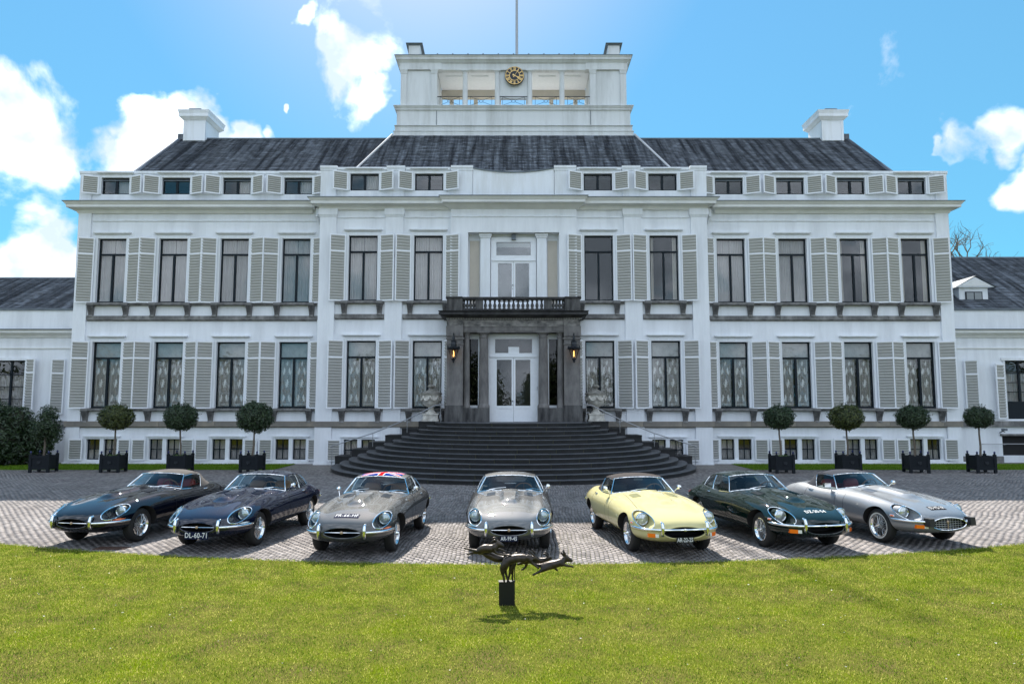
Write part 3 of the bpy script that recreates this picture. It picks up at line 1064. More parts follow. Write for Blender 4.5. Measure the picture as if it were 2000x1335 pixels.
rr = random.Random(4)
singles = 0
bays = [(-x, YS) for x in SIDE] + [(-x, YC) for x in CEN] + [(x, YC) for x in CEN[::-1]] + [(x, YS) for x in SIDE[::-1]]
up_style = ['sheer'] * 6 + ['none', 'drape', 'sheer', 'sheer', 'drape', 'drape']
lo_style = ['lace'] * 6 + ['laceR', 'lace', 'laceR', 'laceR', 'laceR', 'laceR']
for i, (x, y) in enumerate(bays):
    cen = y == YC
    tall_window(palace, x, y, Z1B, lo_style[i])
    tall_window(palace, x, y, Z2B, up_style[i])
    for lev, z in enumerate((Z1B - 0.03, Z2B - 0.03)):
        for s in (-1, 1):
            an = (AT if lev == 0 else radians(16)) + radians(rr.uniform(-2.5, 2.5))
            if cen and abs(x) < 5 and s * x < 0: an = radians(20 if lev else 48)
            one = (lev == 0 and cen and i in (4, 5, 6, 7)) or (lev == 1 and i in (4, 5, 6))
            if one and singles + 23 > 300: one = False
            if one: singles += 23
            shutter(palace, 'tall', x + s * (WH + 0.13), y - 0.085, z, s, an, single=one)
    # attic
    a = inst('attic_window', ME_attic, palace, (x, y, ZAB), world=True)
    for m in ME_apane: inst('pane', m, a)
    if i in (0, 2, 3, 4): inst('curtain', ME_bcurt[0], a, (0.35, 0, -0.02)).scale = (1, 1, 0.88)
    inst('architrave', ME_aarch, palace, (x, y, ZAB), world=True)
    for s in (-1, 1):
        shutter(palace, 'attic', x + s * (WH + 0.10), y - 0.075, ZAB - 0.02, s, radians(24 + rr.uniform(-3, 5)))
    # basement
    if True:
        for a_, b_ in BH:
            w = inst('basement_window', ME_base, palace, (x + (a_ + b_) / 2, y, ZBB), world=True)
            for m in ME_bpane: inst('pane', m, w)
            inst('curtain', ME_bcurt[0 if (i + (a_ > 0)) % 3 else 1], w)
        inst('architrave', ME_barch, palace, (x, y, ZBB), world=True)
        for s in (-1, 1):
            if cen and abs(x) < 5: continue
            shutter(palace, 'base', x + s * 0.88, y - 0.15, ZBB - 0.02, s, radians(6))
# ---------------- cornices, parapet
def cornice(x0, x1, y, yb, name='cornice', m=M_cornice):
    mb = MB()
    mb.taper(x0, x1, y - 0.10, yb, 12.70, 12.84, 0.0, 0.06)
    mb.taper(x0, x1, y - 0.16, yb, 12.84, 12.92, 0.0, 0.22)
    mb.box(x0 - 0.36, x1 + 0.36, y - 0.52, yb, 12.92, 13.06)
    mb.taper(x0 - 0.36, x1 + 0.36, y - 0.52, yb, 13.06, 13.19, 0.02, 0.12)
    mb.build(name, m, palace)
    mb = MB(); mb.box(x0 - 0.50, x1 + 0.50, y - 0.67, yb, 13.19, 13.225); mb.build('gutter', M_lead, palace)


for sg in (-1, 1):
    x0, x1 = sorted((sg * 22.38, sg * 10.35)); cornice(x0, x1, YS, YS + 0.35)
cornice(-9.76, 9.76, YC, YS + 0.34)
mb = MB()
mb.taper(-3.2, 3.2, YC - 0.2, YC - 0.1, 12.70, 12.92, 0.0, 0.3)
mb.box(-3.56, 3.56, YC - 0.74, YC - 0.5, 12.925, 13.06); mb.taper(-3.56, 3.56, YC - 0.74, YC - 0.5, 13.06, 13.20, 0.02, 0.12)
mb.build('cornice', M_cornice, palace)
mb = MB(); mb.box(-3.7, 3.7, YC - 0.89, YC - 0.6, 13.20, 13.236); mb.build('gutter', M_lead, palace)
# frieze mouldings under the cornice
mb = MB()
for sg in (-1, 1):
    x0, x1 = sorted((sg * 21.6, sg * 9.82)); mb.box(x0, x1, YS - 0.05, YS + .01, 12.30, 12.36)
    for (a, b) in ((8.85, 6.5), (5.5, 3.2)):
        x0, x1 = sorted((sg * a, sg * b)); mb.box(x0, x1, YC - 0.05, YC + .01, 12.30, 12.36)
mb.box(-3.1, 3.1, YP - 0.04, YP + .01, 12.30, 12.36)
mb.build('frieze_moulding', M_trim, palace)
# parapet coping
for sg in (-1, 1):
    mb = MB()
    x0, x1 = sorted((sg * 22.42, sg * 9.8)); mb.box(x0, x1, YS - 0.07, YS + 0.4, 14.82, 14.94); mb.box(x0, x1, YS - 0.035, YS + 0.35, 14.75, 14.82)
    mb.build('parapet_coping', M_trim, palace)
    mb = MB(); x0, x1 = sorted((sg * 22.36, sg * 21.75)); mb.box(x0, x1, YS - 0.05, YS + .01, 13.3, 14.75); mb.build('parapet_pier', M_trim, palace)
    for (a, b, zt) in ((9.8, 8.95, 14.98), (8.93, 6.45, 14.92), (6.43, 5.5, 14.98), (5.48, 3.2, 14.92), (3.18, 2.05, 14.99)):
        mb = MB(); x0, x1 = sorted((sg * a, sg * b)); pr = 0.13 if zt > 14.95 else 0.07
        mb.box(x0, x1, YC - pr, YC + 0.4, zt - 0.12, zt); mb.box(x0, x1, YC - pr + 0.035, YC + 0.35, 14.75, zt - 0.12)
        if zt > 14.95: mb.box(x0 + .03, x1 - .03, YC - 0.07, YC, 13.3, 14.75)
        mb.build('parapet_coping', M_trim, palace)
# swept (concave) parapet over the middle with its coping
mb = MB(); n = 24; top = []
for i in range(n + 1):
    x = -2.05 + 4.1 * i / n; top.append((x, 14.90 - 0.22 * (1 - (x / 2.05) ** 2)))
rows = [[(x, YC - 0.05, 13.3) for x, z in top], [(x, YC - 0.05, z) for x, z in top], [(x, YC + 0.3, z) for x, z in top]]
mb.grid(rows); mb.build('swept_parapet', M_trim, palace, smooth=True, sharp=30)
mb = MB()
mb.grid([[(x, YC - 0.10, z - 0.05) for x, z in top], [(x, YC - 0.10, z + 0.02) for x, z in top], [(x, YC + 0.3, z + 0.02) for x, z in top]])
mb.grid([[(x, YC - 0.05, z - 0.05) for x, z in top], [(x, YC - 0.10, z - 0.05) for x, z in top]])
mb.build('swept_coping', M_lead, palace)
# downpipes
for sg in (-1, 1):
    mb = MB(); mb.box(sg * 10.0 - 0.07, sg * 10.0 + 0.07, YS - 0.4, YS - 0.25, 12.45, 12.9)
    mb.tube([(sg * 10.0, YS - 0.32, 12.45), (sg * 9.92, YS - 0.1, 12.1), (sg * 9.92, YS - 0.08, 11.9)], 0.05, 8)
    mb.build('rainwater_head', M_trim, palace)
    mb = MB(); mb.tube([(sg * 9.92, YS - 0.07, 11.9), (sg * 9.92, YS - 0.07, 0.1)], 0.035, 8)
    mb.build('downpipe', M_trim, palace, smooth=True)

# ---------------- roofs: sheathing plus individual slates (stuff)
def slate_field(p00, p10, p01, p11, rowh=0.20, wid=0.27, lift=0.045, seed=1):
    """p00->p10 along the eaves, p01->p11 along the ridge; returns verts/faces of overlapping slates"""
    r = np.random.default_rng(seed)
    p00, p10, p01, p11 = [np.array(p, float) for p in (p00, p10, p01, p11)]
    L0 = np.linalg.norm(p10 - p00); S = np.linalg.norm((p01 + p11) / 2 - (p00 + p10) / 2)
    nr = int(S / rowh); V = []; 
    nrm = np.cross(p10 - p00, (p01 + p11) / 2 - (p00 + p10) / 2); nrm /= np.linalg.norm(nrm)
    if nrm[2] < 0: nrm = -nrm
    for i in range(nr):
        t0 = i / nr; t1 = min(1, (i + 1.25) / nr)
        a0 = p00 + (p01 - p00) * t0; b0 = p10 + (p11 - p10) * t0
        a1 = p00 + (p01 - p00) * t1; b1 = p10 + (p11 - p10) * t1
        ln = np.linalg.norm(b0 - a0); n = max(1, int(ln / wid))
        u = (np.arange(n + 1) + (0.5 if i % 2 else 0)) / n
        u = np.clip(u, 0, 1)
        u0, u1 = u[:-1], u[1:]
        if i % 2: u0 = np.concatenate([[0], u0]); u1 = np.concatenate([[u[0]], u1])
        k = u1 - u0 > 1e-4; u0 = u0[k] + 0.004 / ln; u1 = u1[k] - 0.004 / ln
        j = r.normal(0, 0.004, len(u0))[:, None]; lf = (lift + r.uniform(0, 0.008, len(u0)))[:, None]
        q = np.stack([a0 + (b0 - a0) * u0[:, None] + nrm * lf, a0 + (b0 - a0) * u1[:, None] + nrm * lf,
                      a1 + (b1 - a1) * u1[:, None] + nrm * 0.006, a1 + (b1 - a1) * u0[:, None] + nrm * 0.006,
                      a0 + (b0 - a0) * u1[:, None] + nrm * (lf - 0.012), a0 + (b0 - a0) * u0[:, None] + nrm * (lf - 0.012)], 1)
        V.append(q)
    V = np.concatenate(V); n = len(V)
    F = (np.array([(0, 1, 2, 3), (5, 4, 1, 0)])[None] + (np.arange(n) * 6)[:, None, None]).reshape(-1)
    return V.reshape(-1, 3), F


def roof_plane(parent, p00, p10, p01, p11, seed, side=False):
    mb = MB(); mb.add([p00, p10, p11, p01], [(0, 1, 2, 3)])
    mb.build('roof', M_slate if side else M_lead, parent, loc=(0, WL[parent.name].y, 0))
    if not side:
        V, F = slate_field(p00, p10, p01, p11, seed=seed)
        V = V - np.array([0, WL[parent.name].y, 0])
        o = inst('roof_slates', mesh_np('roof_slates', V, F, 4, M_slate), parent, (0, WL[parent.name].y, 0), world=True)
        tag(o, kind='stuff')


RY0, RZ0, RY1, RZ1 = 36.5, 14.78, 41.5, 18.75
roof_plane(palace, (-19.95, RY0, RZ0), (19.95, RY0, RZ0), (-19.8, RY1, RZ1), (19.8, RY1, RZ1), 1)
roof_plane(palace, (-8.45, 35.75, 14.5), (8.45, 35.75, 14.5), (-6.95, 39.98, 18.38), (6.95, 39.98, 18.38), 2)
for sg in (-1, 1):   # hips of the middle roof, gable ends, ridge, rear
    roof_plane(palace, (sg * 8.45, 35.75, 14.5), (sg * 8.45, 40.5, 14.5), (sg * 6.95, 39.98, 18.38), (sg * 6.95, 41.4, 18.38), 3, side=True)
    mb = MB(); mb.tube([(sg * 8.47, 35.72, 14.55), (sg * 6.97, 39.95, 18.44)], 0.06, 6); mb.build('hip_flashing', mat('pale_lead', (0.45, 0.46, 0.48), 0.5), palace)
    mb = MB(); x = sg * 19.9
    mb.add([(x, RY0, RZ0), (x, 46.5, RZ0), (x, RY1, RZ1 + .03)], [(0, 1, 2)]); mb.build('gable', M_white, palace)
    mb = MB(); mb.tube([(sg * 20.0, RY0 - .1, RZ0), (sg * 19.86, RY1, RZ1 + 0.06)], 0.10, 6); mb.build('verge_tiles', M_slate, palace)
    mb = MB(); mb.box(sg * 19.75 - 0.2, sg * 19.75 + 0.2, RY1 - 0.25, RY1 + .25, RZ1 - .1, RZ1 + 0.24); mb.build('verge_block', M_slate, palace)
mb = MB(); mb.add([(-19.8, RY1, RZ1), (19.8, RY1, RZ1), (19.95, 46.5, RZ0), (-19.95, 46.5, RZ0)], [(0, 1, 2, 3)]); mb.build('roof', M_slate, palace)
mb = MB(); mb.tube([(-19.8, RY1, RZ1 + 0.02), (-6.9, RY1, RZ1 + 0.02)], 0.07, 6); mb.tube([(6.9, RY1, RZ1 + 0.02), (19.8, RY1, RZ1 + 0.02)], 0.07, 6)
mb.build('ridge', M_lead, palace)
mb = MB()
for x0, x1, y in ((-22.3, -9.7, YS), (-9.7, 9.7, YC + .36), (9.7, 22.3, YS)): mb.box(x0 + .02, x1 - .02, y + 0.05, 39, 14.45, 14.5)
mb.build('attic_gutter_floor', M_lead, palace)
mb = MB(); mb.box(-22.28, 22.28, 44.5, 44.6, 0, 14.7); mb.build('rear_wall', M_white, palace)


def chimney(parent, x, y, z0, z1, w, d):
    mb = MB(); mb.box(x - w / 2, x + w / 2, y, y + d, z0, z1 - 0.55)
    mb.taper(x - w / 2, x + w / 2, y, y + d, z1 - 0.55, z1 - 0.38, 0.04, 0.20, back=True)
    mb.box(x - w / 2 - 0.22, x + w / 2 + 0.22, y - 0.22, y + d + 0.22, z1 - 0.38, z1 - 0.20)
    mb.taper(x - w / 2 - .22, x + w / 2 + .22, y - .22, y + d + .22, z1 - 0.20, z1, 0.0, 0.06, back=True)
    for a in (-1, 1): mb.box(x + a * (w / 2 - .07) - .07, x + a * (w / 2 - .07) + .07, y - 0.03, y + .02, z0, z1 - 0.56)
    o = mb.build('chimney', M_trim, parent)
    mb = MB(); mb.box(x - w * .25, x + w * .15, y + .1, y + d * .6, z1, z1 + 0.10); mb.box(x - w * .3, x + w * .25, y, y + d * .7, z1 + 0.10, z1 + 0.18)
    mb.build('chimney_cap', M_lead, o)


chimney(palace, -18.95, 41.2, 17.5, 20.35, 1.3, 1.9)
chimney(palace, 18.95, 41.2, 17.5, 20.35, 1.3, 1.9)
# ---------------- tower
TY, TB = 40.0, 43.3
mb = MB()
mb.box(-6.92, 6.92, TY - 0.02, TB, 18.3, 18.66); mb.box(-6.86, 6.86, TY + 0.03, TB, 18.66, 19.0); mb.box(-6.76, 6.76, TY + 0.08, TB, 19.0, 19.93)
mb.box(-6.45, -4.45, TY + 0.12, TB, 20.17, 22.34); mb.box(4.45, 6.45, TY + 0.12, TB, 20.17, 22.34)
mb.box(-0.88, 0.88, TY + 0.22, TY + 0.45, 20.70, 22.36)
tower = mb.build('tower', M_tower, palace)
mb = MB()
for z in (18.66, 19.0): mb.box(-6.95 + (z - 18.66) * .2, 6.95 - (z - 18.66) * .2, TY - 0.05, TY + 0.06, z - 0.03, z)
mb.box(-6.84, 6.84, TY - 0.0, TB + .1, 19.93, 20.02); mb.taper(-6.84, 6.84, TY - 0.0, TB, 20.02, 20.13, 0.02, 0.10, back=True); mb.box(-6.94, 6.94, TY - 0.12, TB + .1, 20.13, 20.17)
mb.build('tower_moulding', M_tower, tower)
mb = MB()
for a in (-4.46, 4.46): mb.box(a - .015, a + .015, TY + 0.06, TY + 0.1, 18.7, 19.9)
mb.build('board_joint', M_lead, tower)
# entablature
mb = MB()
mb.box(-6.62, -4.2, TY + 0.0, TY + 0.5, 22.36, 22.76); mb.box(4.2, 6.62, TY + 0.0, TY + 0.5, 22.36, 22.76)
mb.box(-4.2, 4.2, TY + 0.06, TY + 0.42, 22.36, 22.76)
mb.taper(-6.62, 6.62, TY, TB, 22.762, 22.90, 0.0, 0.14, back=True); mb.box(-6.80, 6.80, TY - 0.18, TB + .18, 22.90, 23.0)
mb.taper(-6.80, 6.80, TY - .18, TB, 23.0, 23.10, 0.0, 0.08, back=True)
mb.build('tower_entablature', M_tower, tower)
mb = MB(); mb.box(-6.9, 6.9, TY - 0.28, TB + .28, 23.10, 23.13)
for i in range(11): mb.box(-4.4 + i * 0.88 - .04, -4.4 + i * .88 + .04, TY - .26, TY - .16, 23.13, 23.19)
mb.build('tower_gutter', M_lead, tower)
# loggia ceiling, rear beam and rear posts
mb = MB(); mb.box(-4.45, 4.45, TY + .42, TB - .5, 22.40, 22.5)
for x in (-3.5, -2.0, 2.0, 3.5): mb.box(x - .5, x + .5, TY + .9, TB - 1.1, 22.36, 22.40)
mb.build('loggia_ceiling', M_woodwhite, tower)
mb = MB(); mb.box(-4.45, 4.45, TB - .5, TB - .1, 21.95, 22.5); mb.box(-4.45, 4.45, TB - .45, TB - .1, 20.1, 20.22)
for x in (-3.85, -2.35, -0.9, 0.9, 2.35, 3.85): mb.box(x - .12, x + .12, TB - .42, TB - .14, 20.2, 21.95)
mb.build('loggia_rear_frame', M_beige, tower)
mb = MB(); mb.box(-4.45, 4.45, TY + .1, TB, 20.02, 20.05); mb.build('loggia_floor', M_lead, tower)
for x in (-6.38, -4.61, 4.61, 6.38):
    mb = MB(); mb.box(x - .17, x + .17, TY + .03, TY + .13, 20.17, 22.14); mb.box(x - .19, x + .19, TY + .0, TY + .14, 22.14, 22.2)
    mb.taper(x - .18, x + .18, TY + .02, TY + .13, 22.2, 22.36, 0.0, 0.05); mb.build('pilaster', M_tower, tower)


def column_mesh(r, h, m, name='column', sq=True):
    mb = MB(); prof = [(r * 1.22, 0), (r * 1.22, h * .02), (r * 1.05, h * .045)]
    prof += [(r * (1 - 0.14 * t * t), h * (.05 + .86 * t)) for t in (0, .25, .5, .75, 1)]
    prof += [(r * .98, h * .918), (r * .86, h * .925), (r * .88, h * .95), (r * 1.2, h * .975)]
    mb.lathe(prof, n=20)
    w = r * 1.28; mb.box(-w, w, -w, w, h * .975, h)
    return mb.mesh(name, m, smooth=True, sharp=30)


ME_tc = column_mesh(0.155, 2.19, M_tower)
for x in (-2.82, -0.94, 0.94, 2.82): inst('column', ME_tc, tower, (x, TY + .22, 20.17), world=True)
for xa, xb in ((-4.43, -2.98), (-2.66, -1.1), (-0.8, 0.8), (1.1, 2.66), (2.98, 4.43)):
    mb = MB(); y = TY + .1; z0, z1 = 20.24, 20.74; c = (xa + xb) / 2; zc = (z0 + z1) / 2; e = 0.16
    mb.box(xa, xb, y - .02, y + .02, z1, z1 + .035)
    for x in (xa + .16, xb - .16): mb.box(x - .01, x + .01, y - .01, y + .01, z0, z1)
    for sx in (-1, 1):
        for sz in (-1, 1): mb.tube([(c + sx * .11, y, zc + sz * .06), (c + sx * ((xb - xa) / 2 - .16), y, zc + sz * .25)], 0.011, 4)
    mb.tube([(c + .12 * cos(i * pi / 6), y, zc + .08 * sin(i * pi / 6)) for i in range(12)], 0.013, 4, closed=True)
    mb.build('railing', M_black_metal, tower)
# clock
CX, CZ, CY = 0.06, 21.97, TY + 0.02
mb = MB(); mb.lathe([(0, .10), (.53, .10), (.565, .07), (.565, 0), (0, 0)], (CX, CY + .05, CZ), 40, axis='y')
clock = mb.build('clock', M_clock, palace, smooth=True, sharp=30)
mb = MB()
for r0 in (0.52, 0.295): mb.tube([(CX + r0 * cos(i * pi / 20), CY - .06, CZ + r0 * sin(i * pi / 20)) for i in range(40)], 0.019, 5, closed=True)
mb.build('clock_ring', M_gold, clock)
ROM = ['XII', 'I', 'II', 'III', 'IIII', 'V', 'VI', 'VII', 'VIII', 'IX', 'X', 'XI']
for i, s in enumerate(ROM):
    mb = MB(); an = pi / 2 - i * pi / 6; u = Vector((cos(an), 0, sin(an))); v = Vector((sin(an), 0, -cos(an)))
    wd = {'I': .035, 'V': .075, 'X': .075}; tot = sum(wd[c] for c in s); q = -tot / 2
    y = CY - .058; o = Vector((CX, 0, CZ))

    def bar(a0, a1):
        p0 = o + u * .31 + v * a0; p1 = o + u * .505 + v * a1; w_ = .011
        mb.add([(p0 - v * w_)[:1] + (y,) + (p0 - v * w_)[2:] if False else (p0.x - v.x * w_, y, p0.z - v.z * w_), (p0.x + v.x * w_, y, p0.z + v.z * w_),
                (p1.x + v.x * w_, y, p1.z + v.z * w_), (p1.x - v.x * w_, y, p1.z - v.z * w_)], [(0, 1, 2, 3)])
    for c in s:
        w = wd[c]; m_ = q + w / 2
        if c == 'I': bar(m_, m_)
        if c == 'V': bar(m_, m_ - .028); bar(m_, m_ + .028)
        if c == 'X': bar(m_ - .028, m_ + .028); bar(m_ + .028, m_ - .028)
        q += w
    mb.build('numeral', M_gold, clock)
for an, ln, w in ((pi / 2 - radians(33), .47, .016), (pi / 2 - radians(118), .30, .035)):
    mb = MB(); u = (cos(an), sin(an)); v = (-u[1], u[0]); y0 = CY - .075
    pts = [(-.12, -w * 1.6), (-.12, w * 1.6), (0, w * .6), (ln * .6, w * .5), (ln * .72, w * 1.9), (ln, 0), (ln * .72, -w * 1.9), (ln * .6, -w * .5), (0, -w * .6)]
    mb.prism([(CX + a * u[0] + b * v[0], CZ + a * u[1] + b * v[1]) for a, b in pts], y0, y0 + .008); mb.build('clock_hand', M_gold, clock)


def tower_stack(x, sg):
    mb = MB(); mb.box(x - .36, x + .36, 41.0, 41.9, 23.13, 23.3)
    mb.build('flue_base', M_lead, palace)
    mb = MB(); mb.box(x - .34, x + .34, 41.02, 41.88, 23.3, 24.35)
    o = mb.build('chimney', M_tower, palace)
    mb = MB(); mb.taper(x - .34, x + .34, 41.02, 41.88, 24.35, 24.44, 0.04, 0.09, back=True)
    a = x - .5; b = x + .5
    mb.add([(a, 40.85, 24.44), (b, 40.85, 24.44), (b, 42.4, 24.30), (a, 42.4, 24.30), (a + .12, 41.2, 24.62), (b - .12, 41.2, 24.62), (b - .1, 42.0, 24.6), (a + .1, 42.0, 24.6)],
           [(0, 3, 2, 1), (4, 5, 6, 7), (0, 1, 5, 4), (1, 2, 6, 5), (2, 3, 7, 6), (3, 0, 4, 7)])
    mb.build('chimney_cap', M_lead, o)


tower_stack(-5.93, -1); tower_stack(6.0, 1)
mb = MB(); mb.tube([(0.2, 42.0, 23.1), (0.2, 42.0, 28), (0.2, 42.0, 33.6)], [.095, .08, .05], 10)
fp = mb.build('flagpole', mat('grey_white_pole', (.36, .38, .41), .5), smooth=True); tag(fp, 'tall white flagpole rising from the clock tower roof', 'flagpole')
mb = MB(); mb.lathe([(0, .2), (.09, .15), (.1, .08), (0, 0)], (0.2, 42.0, 33.6), 10); mb.build('finial', M_gold, fp, smooth=True)

# ---------------- recessed balcony door on the first floor
NY = YC + 0.33
mb = MB(); mb.box(-2.28, 2.28, NY, NY + .06, 7.9, 11.52); mb.build('niche_back', M_trim, palace)
for sg in (-1, 1):
    x0, x1 = sorted((sg * 2.22, sg * 1.72)); mb = MB(); mb.box(x0, x1, NY - .03, NY, 7.9, 11.2); mb.build('niche_panel', M_beige, palace)
    x0, x1 = sorted((sg * 1.68, sg * 1.15)); mb = MB(); mb.box(x0 + .02, x1 - .02, NY - .3, NY, 7.9, 11.3)
    mb.box(x0 - .02, x1 + .02, NY - .34, NY, 11.3, 11.38); mb.box(x0 - .06, x1 + .06, NY - .38, NY, 11.38, 11.5); mb.build('pilaster', M_trim, palace)


def glazed_door(name, x0, x1, z0, z1, y, ztr0, ztr1, panel, parent, glassm):
    """white double door: frame with transom light, two leaves each with a tall light and a lower panel"""
    mb = MB(); f = .27
    mb.box(x0, x0 + f, y, y + .1, z0, z1); mb.box(x1 - f, x1, y, y + .1, z0, z1); mb.box(x0 + f, x1 - f, y, y + .1, z1 - .24, z1)
    mb.box(x0 + f, x1 - f, y - .02, y + .1, ztr0, ztr1); mb.box(x0 + .03, x1 - .03, y - .05, y + .0, ztr0 + .02, ztr0 + .08)
    fr = mb.build(name, M_woodwhite, parent)
    mb = MB(); mb.box(x0 + f, x1 - f, y + .06, y + .066, ztr1, z1 - .24); mb.build('pane', glassm, fr)
    xm = (x0 + x1) / 2
    for a, b in ((x0 + f, xm - .005), (xm + .005, x1 - f)):
        mb = MB(); g = .085; mb.box(a, a + g, y + .01, y + .08, z0, ztr0); mb.box(b - g, b, y + .01, y + .08, z0, ztr0)
        mb.box(a + g, b - g, y + .01, y + .08, ztr0 - .1, ztr0); mb.box(a + g, b - g, y + .01, y + .08, z0, z0 + .14)
        if panel: mb.box(a + g, b - g, y + .01, y + .08, z0 + panel - .13, z0 + panel); mb.box(a + g, b - g, y + .03, y + .06, z0 + .14, z0 + panel - .13)
        lf = mb.build('door_leaf', M_woodwhite, parent)
        mb = MB(); mb.box(a + g, b - g, y + .045, y + .051, z0 + (panel or .14), ztr0 - .1); mb.build('pane', glassm, lf)
        if a < xm - .1:
            mb = MB(); mb.lathe([(0, .05), (.03, .045), (.03, .02), (.012, .0)], (b - .04, y, z0 + 1.0), 10, axis='y'); mb.lathe([(0, .02), (.02, .0)], (b - .04, y + .0, z0 + .82), 8, axis='y'); mb.build('door_knob', M_black_metal, lf)
    return fr


glazed_door('balcony_door', -1.14, 1.14, 7.9, 11.35, NY - .14, 10.12, 10.42, 0, palace, M_glass_sky)
mb = MB(); mb.box(-.86, .86, NY - .045, NY - .03, 7.9, 11.1); mb.build('room_gloom_panel', M_dark, palace)  # black panel close behind the glass, imitating the darkness of an unlit room
mb = MB(); mb.box(-.84, .84, NY - .06, NY - .05, 10.85, 11.08); mb.build('pelmet', M_curtain, palace)
mb = MB(); mb.box(-.1, .12, NY - .3, NY - .12, 11.2, 11.48); mb.build('ceiling_lamp', M_lead, palace)

# ---------------- portico
PF, PB = 33.62, YC
portico_mb = MB()
portico_mb.box(-2.38, 2.38, PF + .08, PB, 6.38, 6.56); portico_mb.box(-2.38, 2.38, PF + .05, PB, 6.56, 6.60)
portico = portico_mb.build('portico', M_portico, palace)
for sg in (-1, 1):
    mb = MB(); x0, x1 = sorted((sg * 2.38, sg * 3.14)); mb.box(x0, x1, PF, PB + .02, 2.08, 6.12); mb.build('pier', M_portico, portico)
    x0, x1 = sorted((sg * 2.36, sg * 3.22)); mb = MB(); mb.box(x0, x1, PF - .08, PB, 2.075, 2.88); mb.build('pier_base', M_blackstone, portico)
    x0, x1 = sorted((sg * 1.14, sg * 2.358)); mb = MB(); mb.box(x0, x1, PF + .02, PF + .62, 2.075, 2.76); mb.build('column_plinth', M_blackstone, portico)
    mb = MB(); x0, x1 = sorted((sg * 2.33, sg * 3.18)); mb.box(x0, x1, PF - .05, PB, 5.98, 6.05); mb.box(x0, x1, PF - .03, PF, 5.72, 5.76); mb.build('pier_necking', M_portico, portico)
ME_pc = column_mesh(0.235, 3.62, M_portico)
for x in (-1.41, 1.41): inst('column', ME_pc, portico, (x, PF + .33, 2.76), world=True)
ME_hc = column_mesh(0.15, 3.62, M_portico)
for x in (-2.22, 2.22): inst('engaged_column', ME_hc, portico, (x, PF + .34, 2.76), world=True)
# entablature with breaks over the piers
for sg in (-1, 1):
    mb = MB(); x0, x1 = sorted((sg * 2.382, sg * 3.18)); mb.box(x0, x1, PF - .05, PB, 6.12, 6.60)
    mb.build('architrave', M_portico, portico)
mb = MB(); mb.box(-2.38, 2.38, PF + .06, PB, 6.60, 6.90)
for sg in (-1, 1): x0, x1 = sorted((sg * 2.38, sg * 3.15)); mb.box(x0, x1, PF - .03, PB, 6.60, 6.90)
mb.build('frieze', mat('stained_frieze', (0.30, 0.285, 0.27), 0.9, col2=(0.06, 0.06, 0.06), vscale=2.8, bump=.6, streak=(1, 1, 2)), portico)
mb = MB()
for i in range(84):
    x = -3.16 + i * 0.0762; y = PF - .05 if abs(x) > 2.36 else PF + .03
    mb.box(x, x + .042, y, y + .06, 6.915, 6.985)
dn = mb.build('dentil', mat('pale_dentil', (0.33, .32, .30), .9), portico); tag(dn, kind='stuff')
mb = MB(); mb.taper(-3.18, 3.18, PF - .04, PB, 6.99, 7.10, 0.0, 0.22); mb.box(-3.46, 3.46, PF - .32, PB, 7.10, 7.22)
for sg in (-1, 1): x0, x1 = sorted((sg * 2.35, sg * 3.5)); mb.box(x0, x1, PF - .42, PF - .3, 7.10, 7.2)
mb.taper(-3.46, 3.46, PF - .32, PB, 7.22, 7.29, 0.0, 0.08); mb.build('portico_cornice', M_soot, portico)
# balustrade with pierced balusters
for a, b in ((-3.15, -2.42), (2.42, 3.15)):
    mb = MB(); mb.box(a, b, PF - .02, PF + .55, 7.29, 7.93); mb.build('balustrade_pier', M_blackstone, portico)
for a, b in ((-1.82, -1.45), (1.45, 1.82)):
    mb = MB(); mb.box(a, b, PF + .05, PF + .3, 7.42, 7.88); mb.build('balustrade_pier', M_blackstone, portico)
mb = MB(); mb.box(-2.42, 2.42, PF + .02, PF + .35, 7.29, 7.42); mb.build('balustrade_plinth', M_soot, portico)
mb = MB(); mb.box(-2.42, 2.42, PF + .0, PF + .36, 7.88, 7.99)
for a, b in ((-3.2, -2.42), (2.42, 3.2)): mb.box(a, b, PF - .07, PF + .6, 7.93, 8.0)
mb.build('balustrade_rail', M_soot, portico)
mb = MB()
for x0, x1 in ((-3.15, -2.9), (2.9, 3.15)): mb.box(x0, x1, PF + .55, PB, 7.29, 7.93)
mb.build('balustrade_side', M_blackstone, portico)
mb = MB(); mb.lathe([(.075, 0), (.075, .05), (.05, .07), (.075, .14), (.08, .2), (.045, .3), (.035, .34), (.055, .37), (.05, .41), (.075, .43), (.075, .46)], n=10)
ME_bal = mb.mesh('baluster', M_blackstone, smooth=True)
for a, b, n in ((-2.42, -1.82, 4), (-1.45, 1.45, 13), (1.82, 2.42, 4)):
    for i in range(n):
        o = inst('baluster', ME_bal, portico, (a + (b - a) * (i + .5) / n, PF + .18, 7.42), world=True)
mb = MB(); mb.box(-3.15, 3.15, PF + .1, PB, 7.27, 7.295); mb.build('balcony_floor', M_stone, portico)
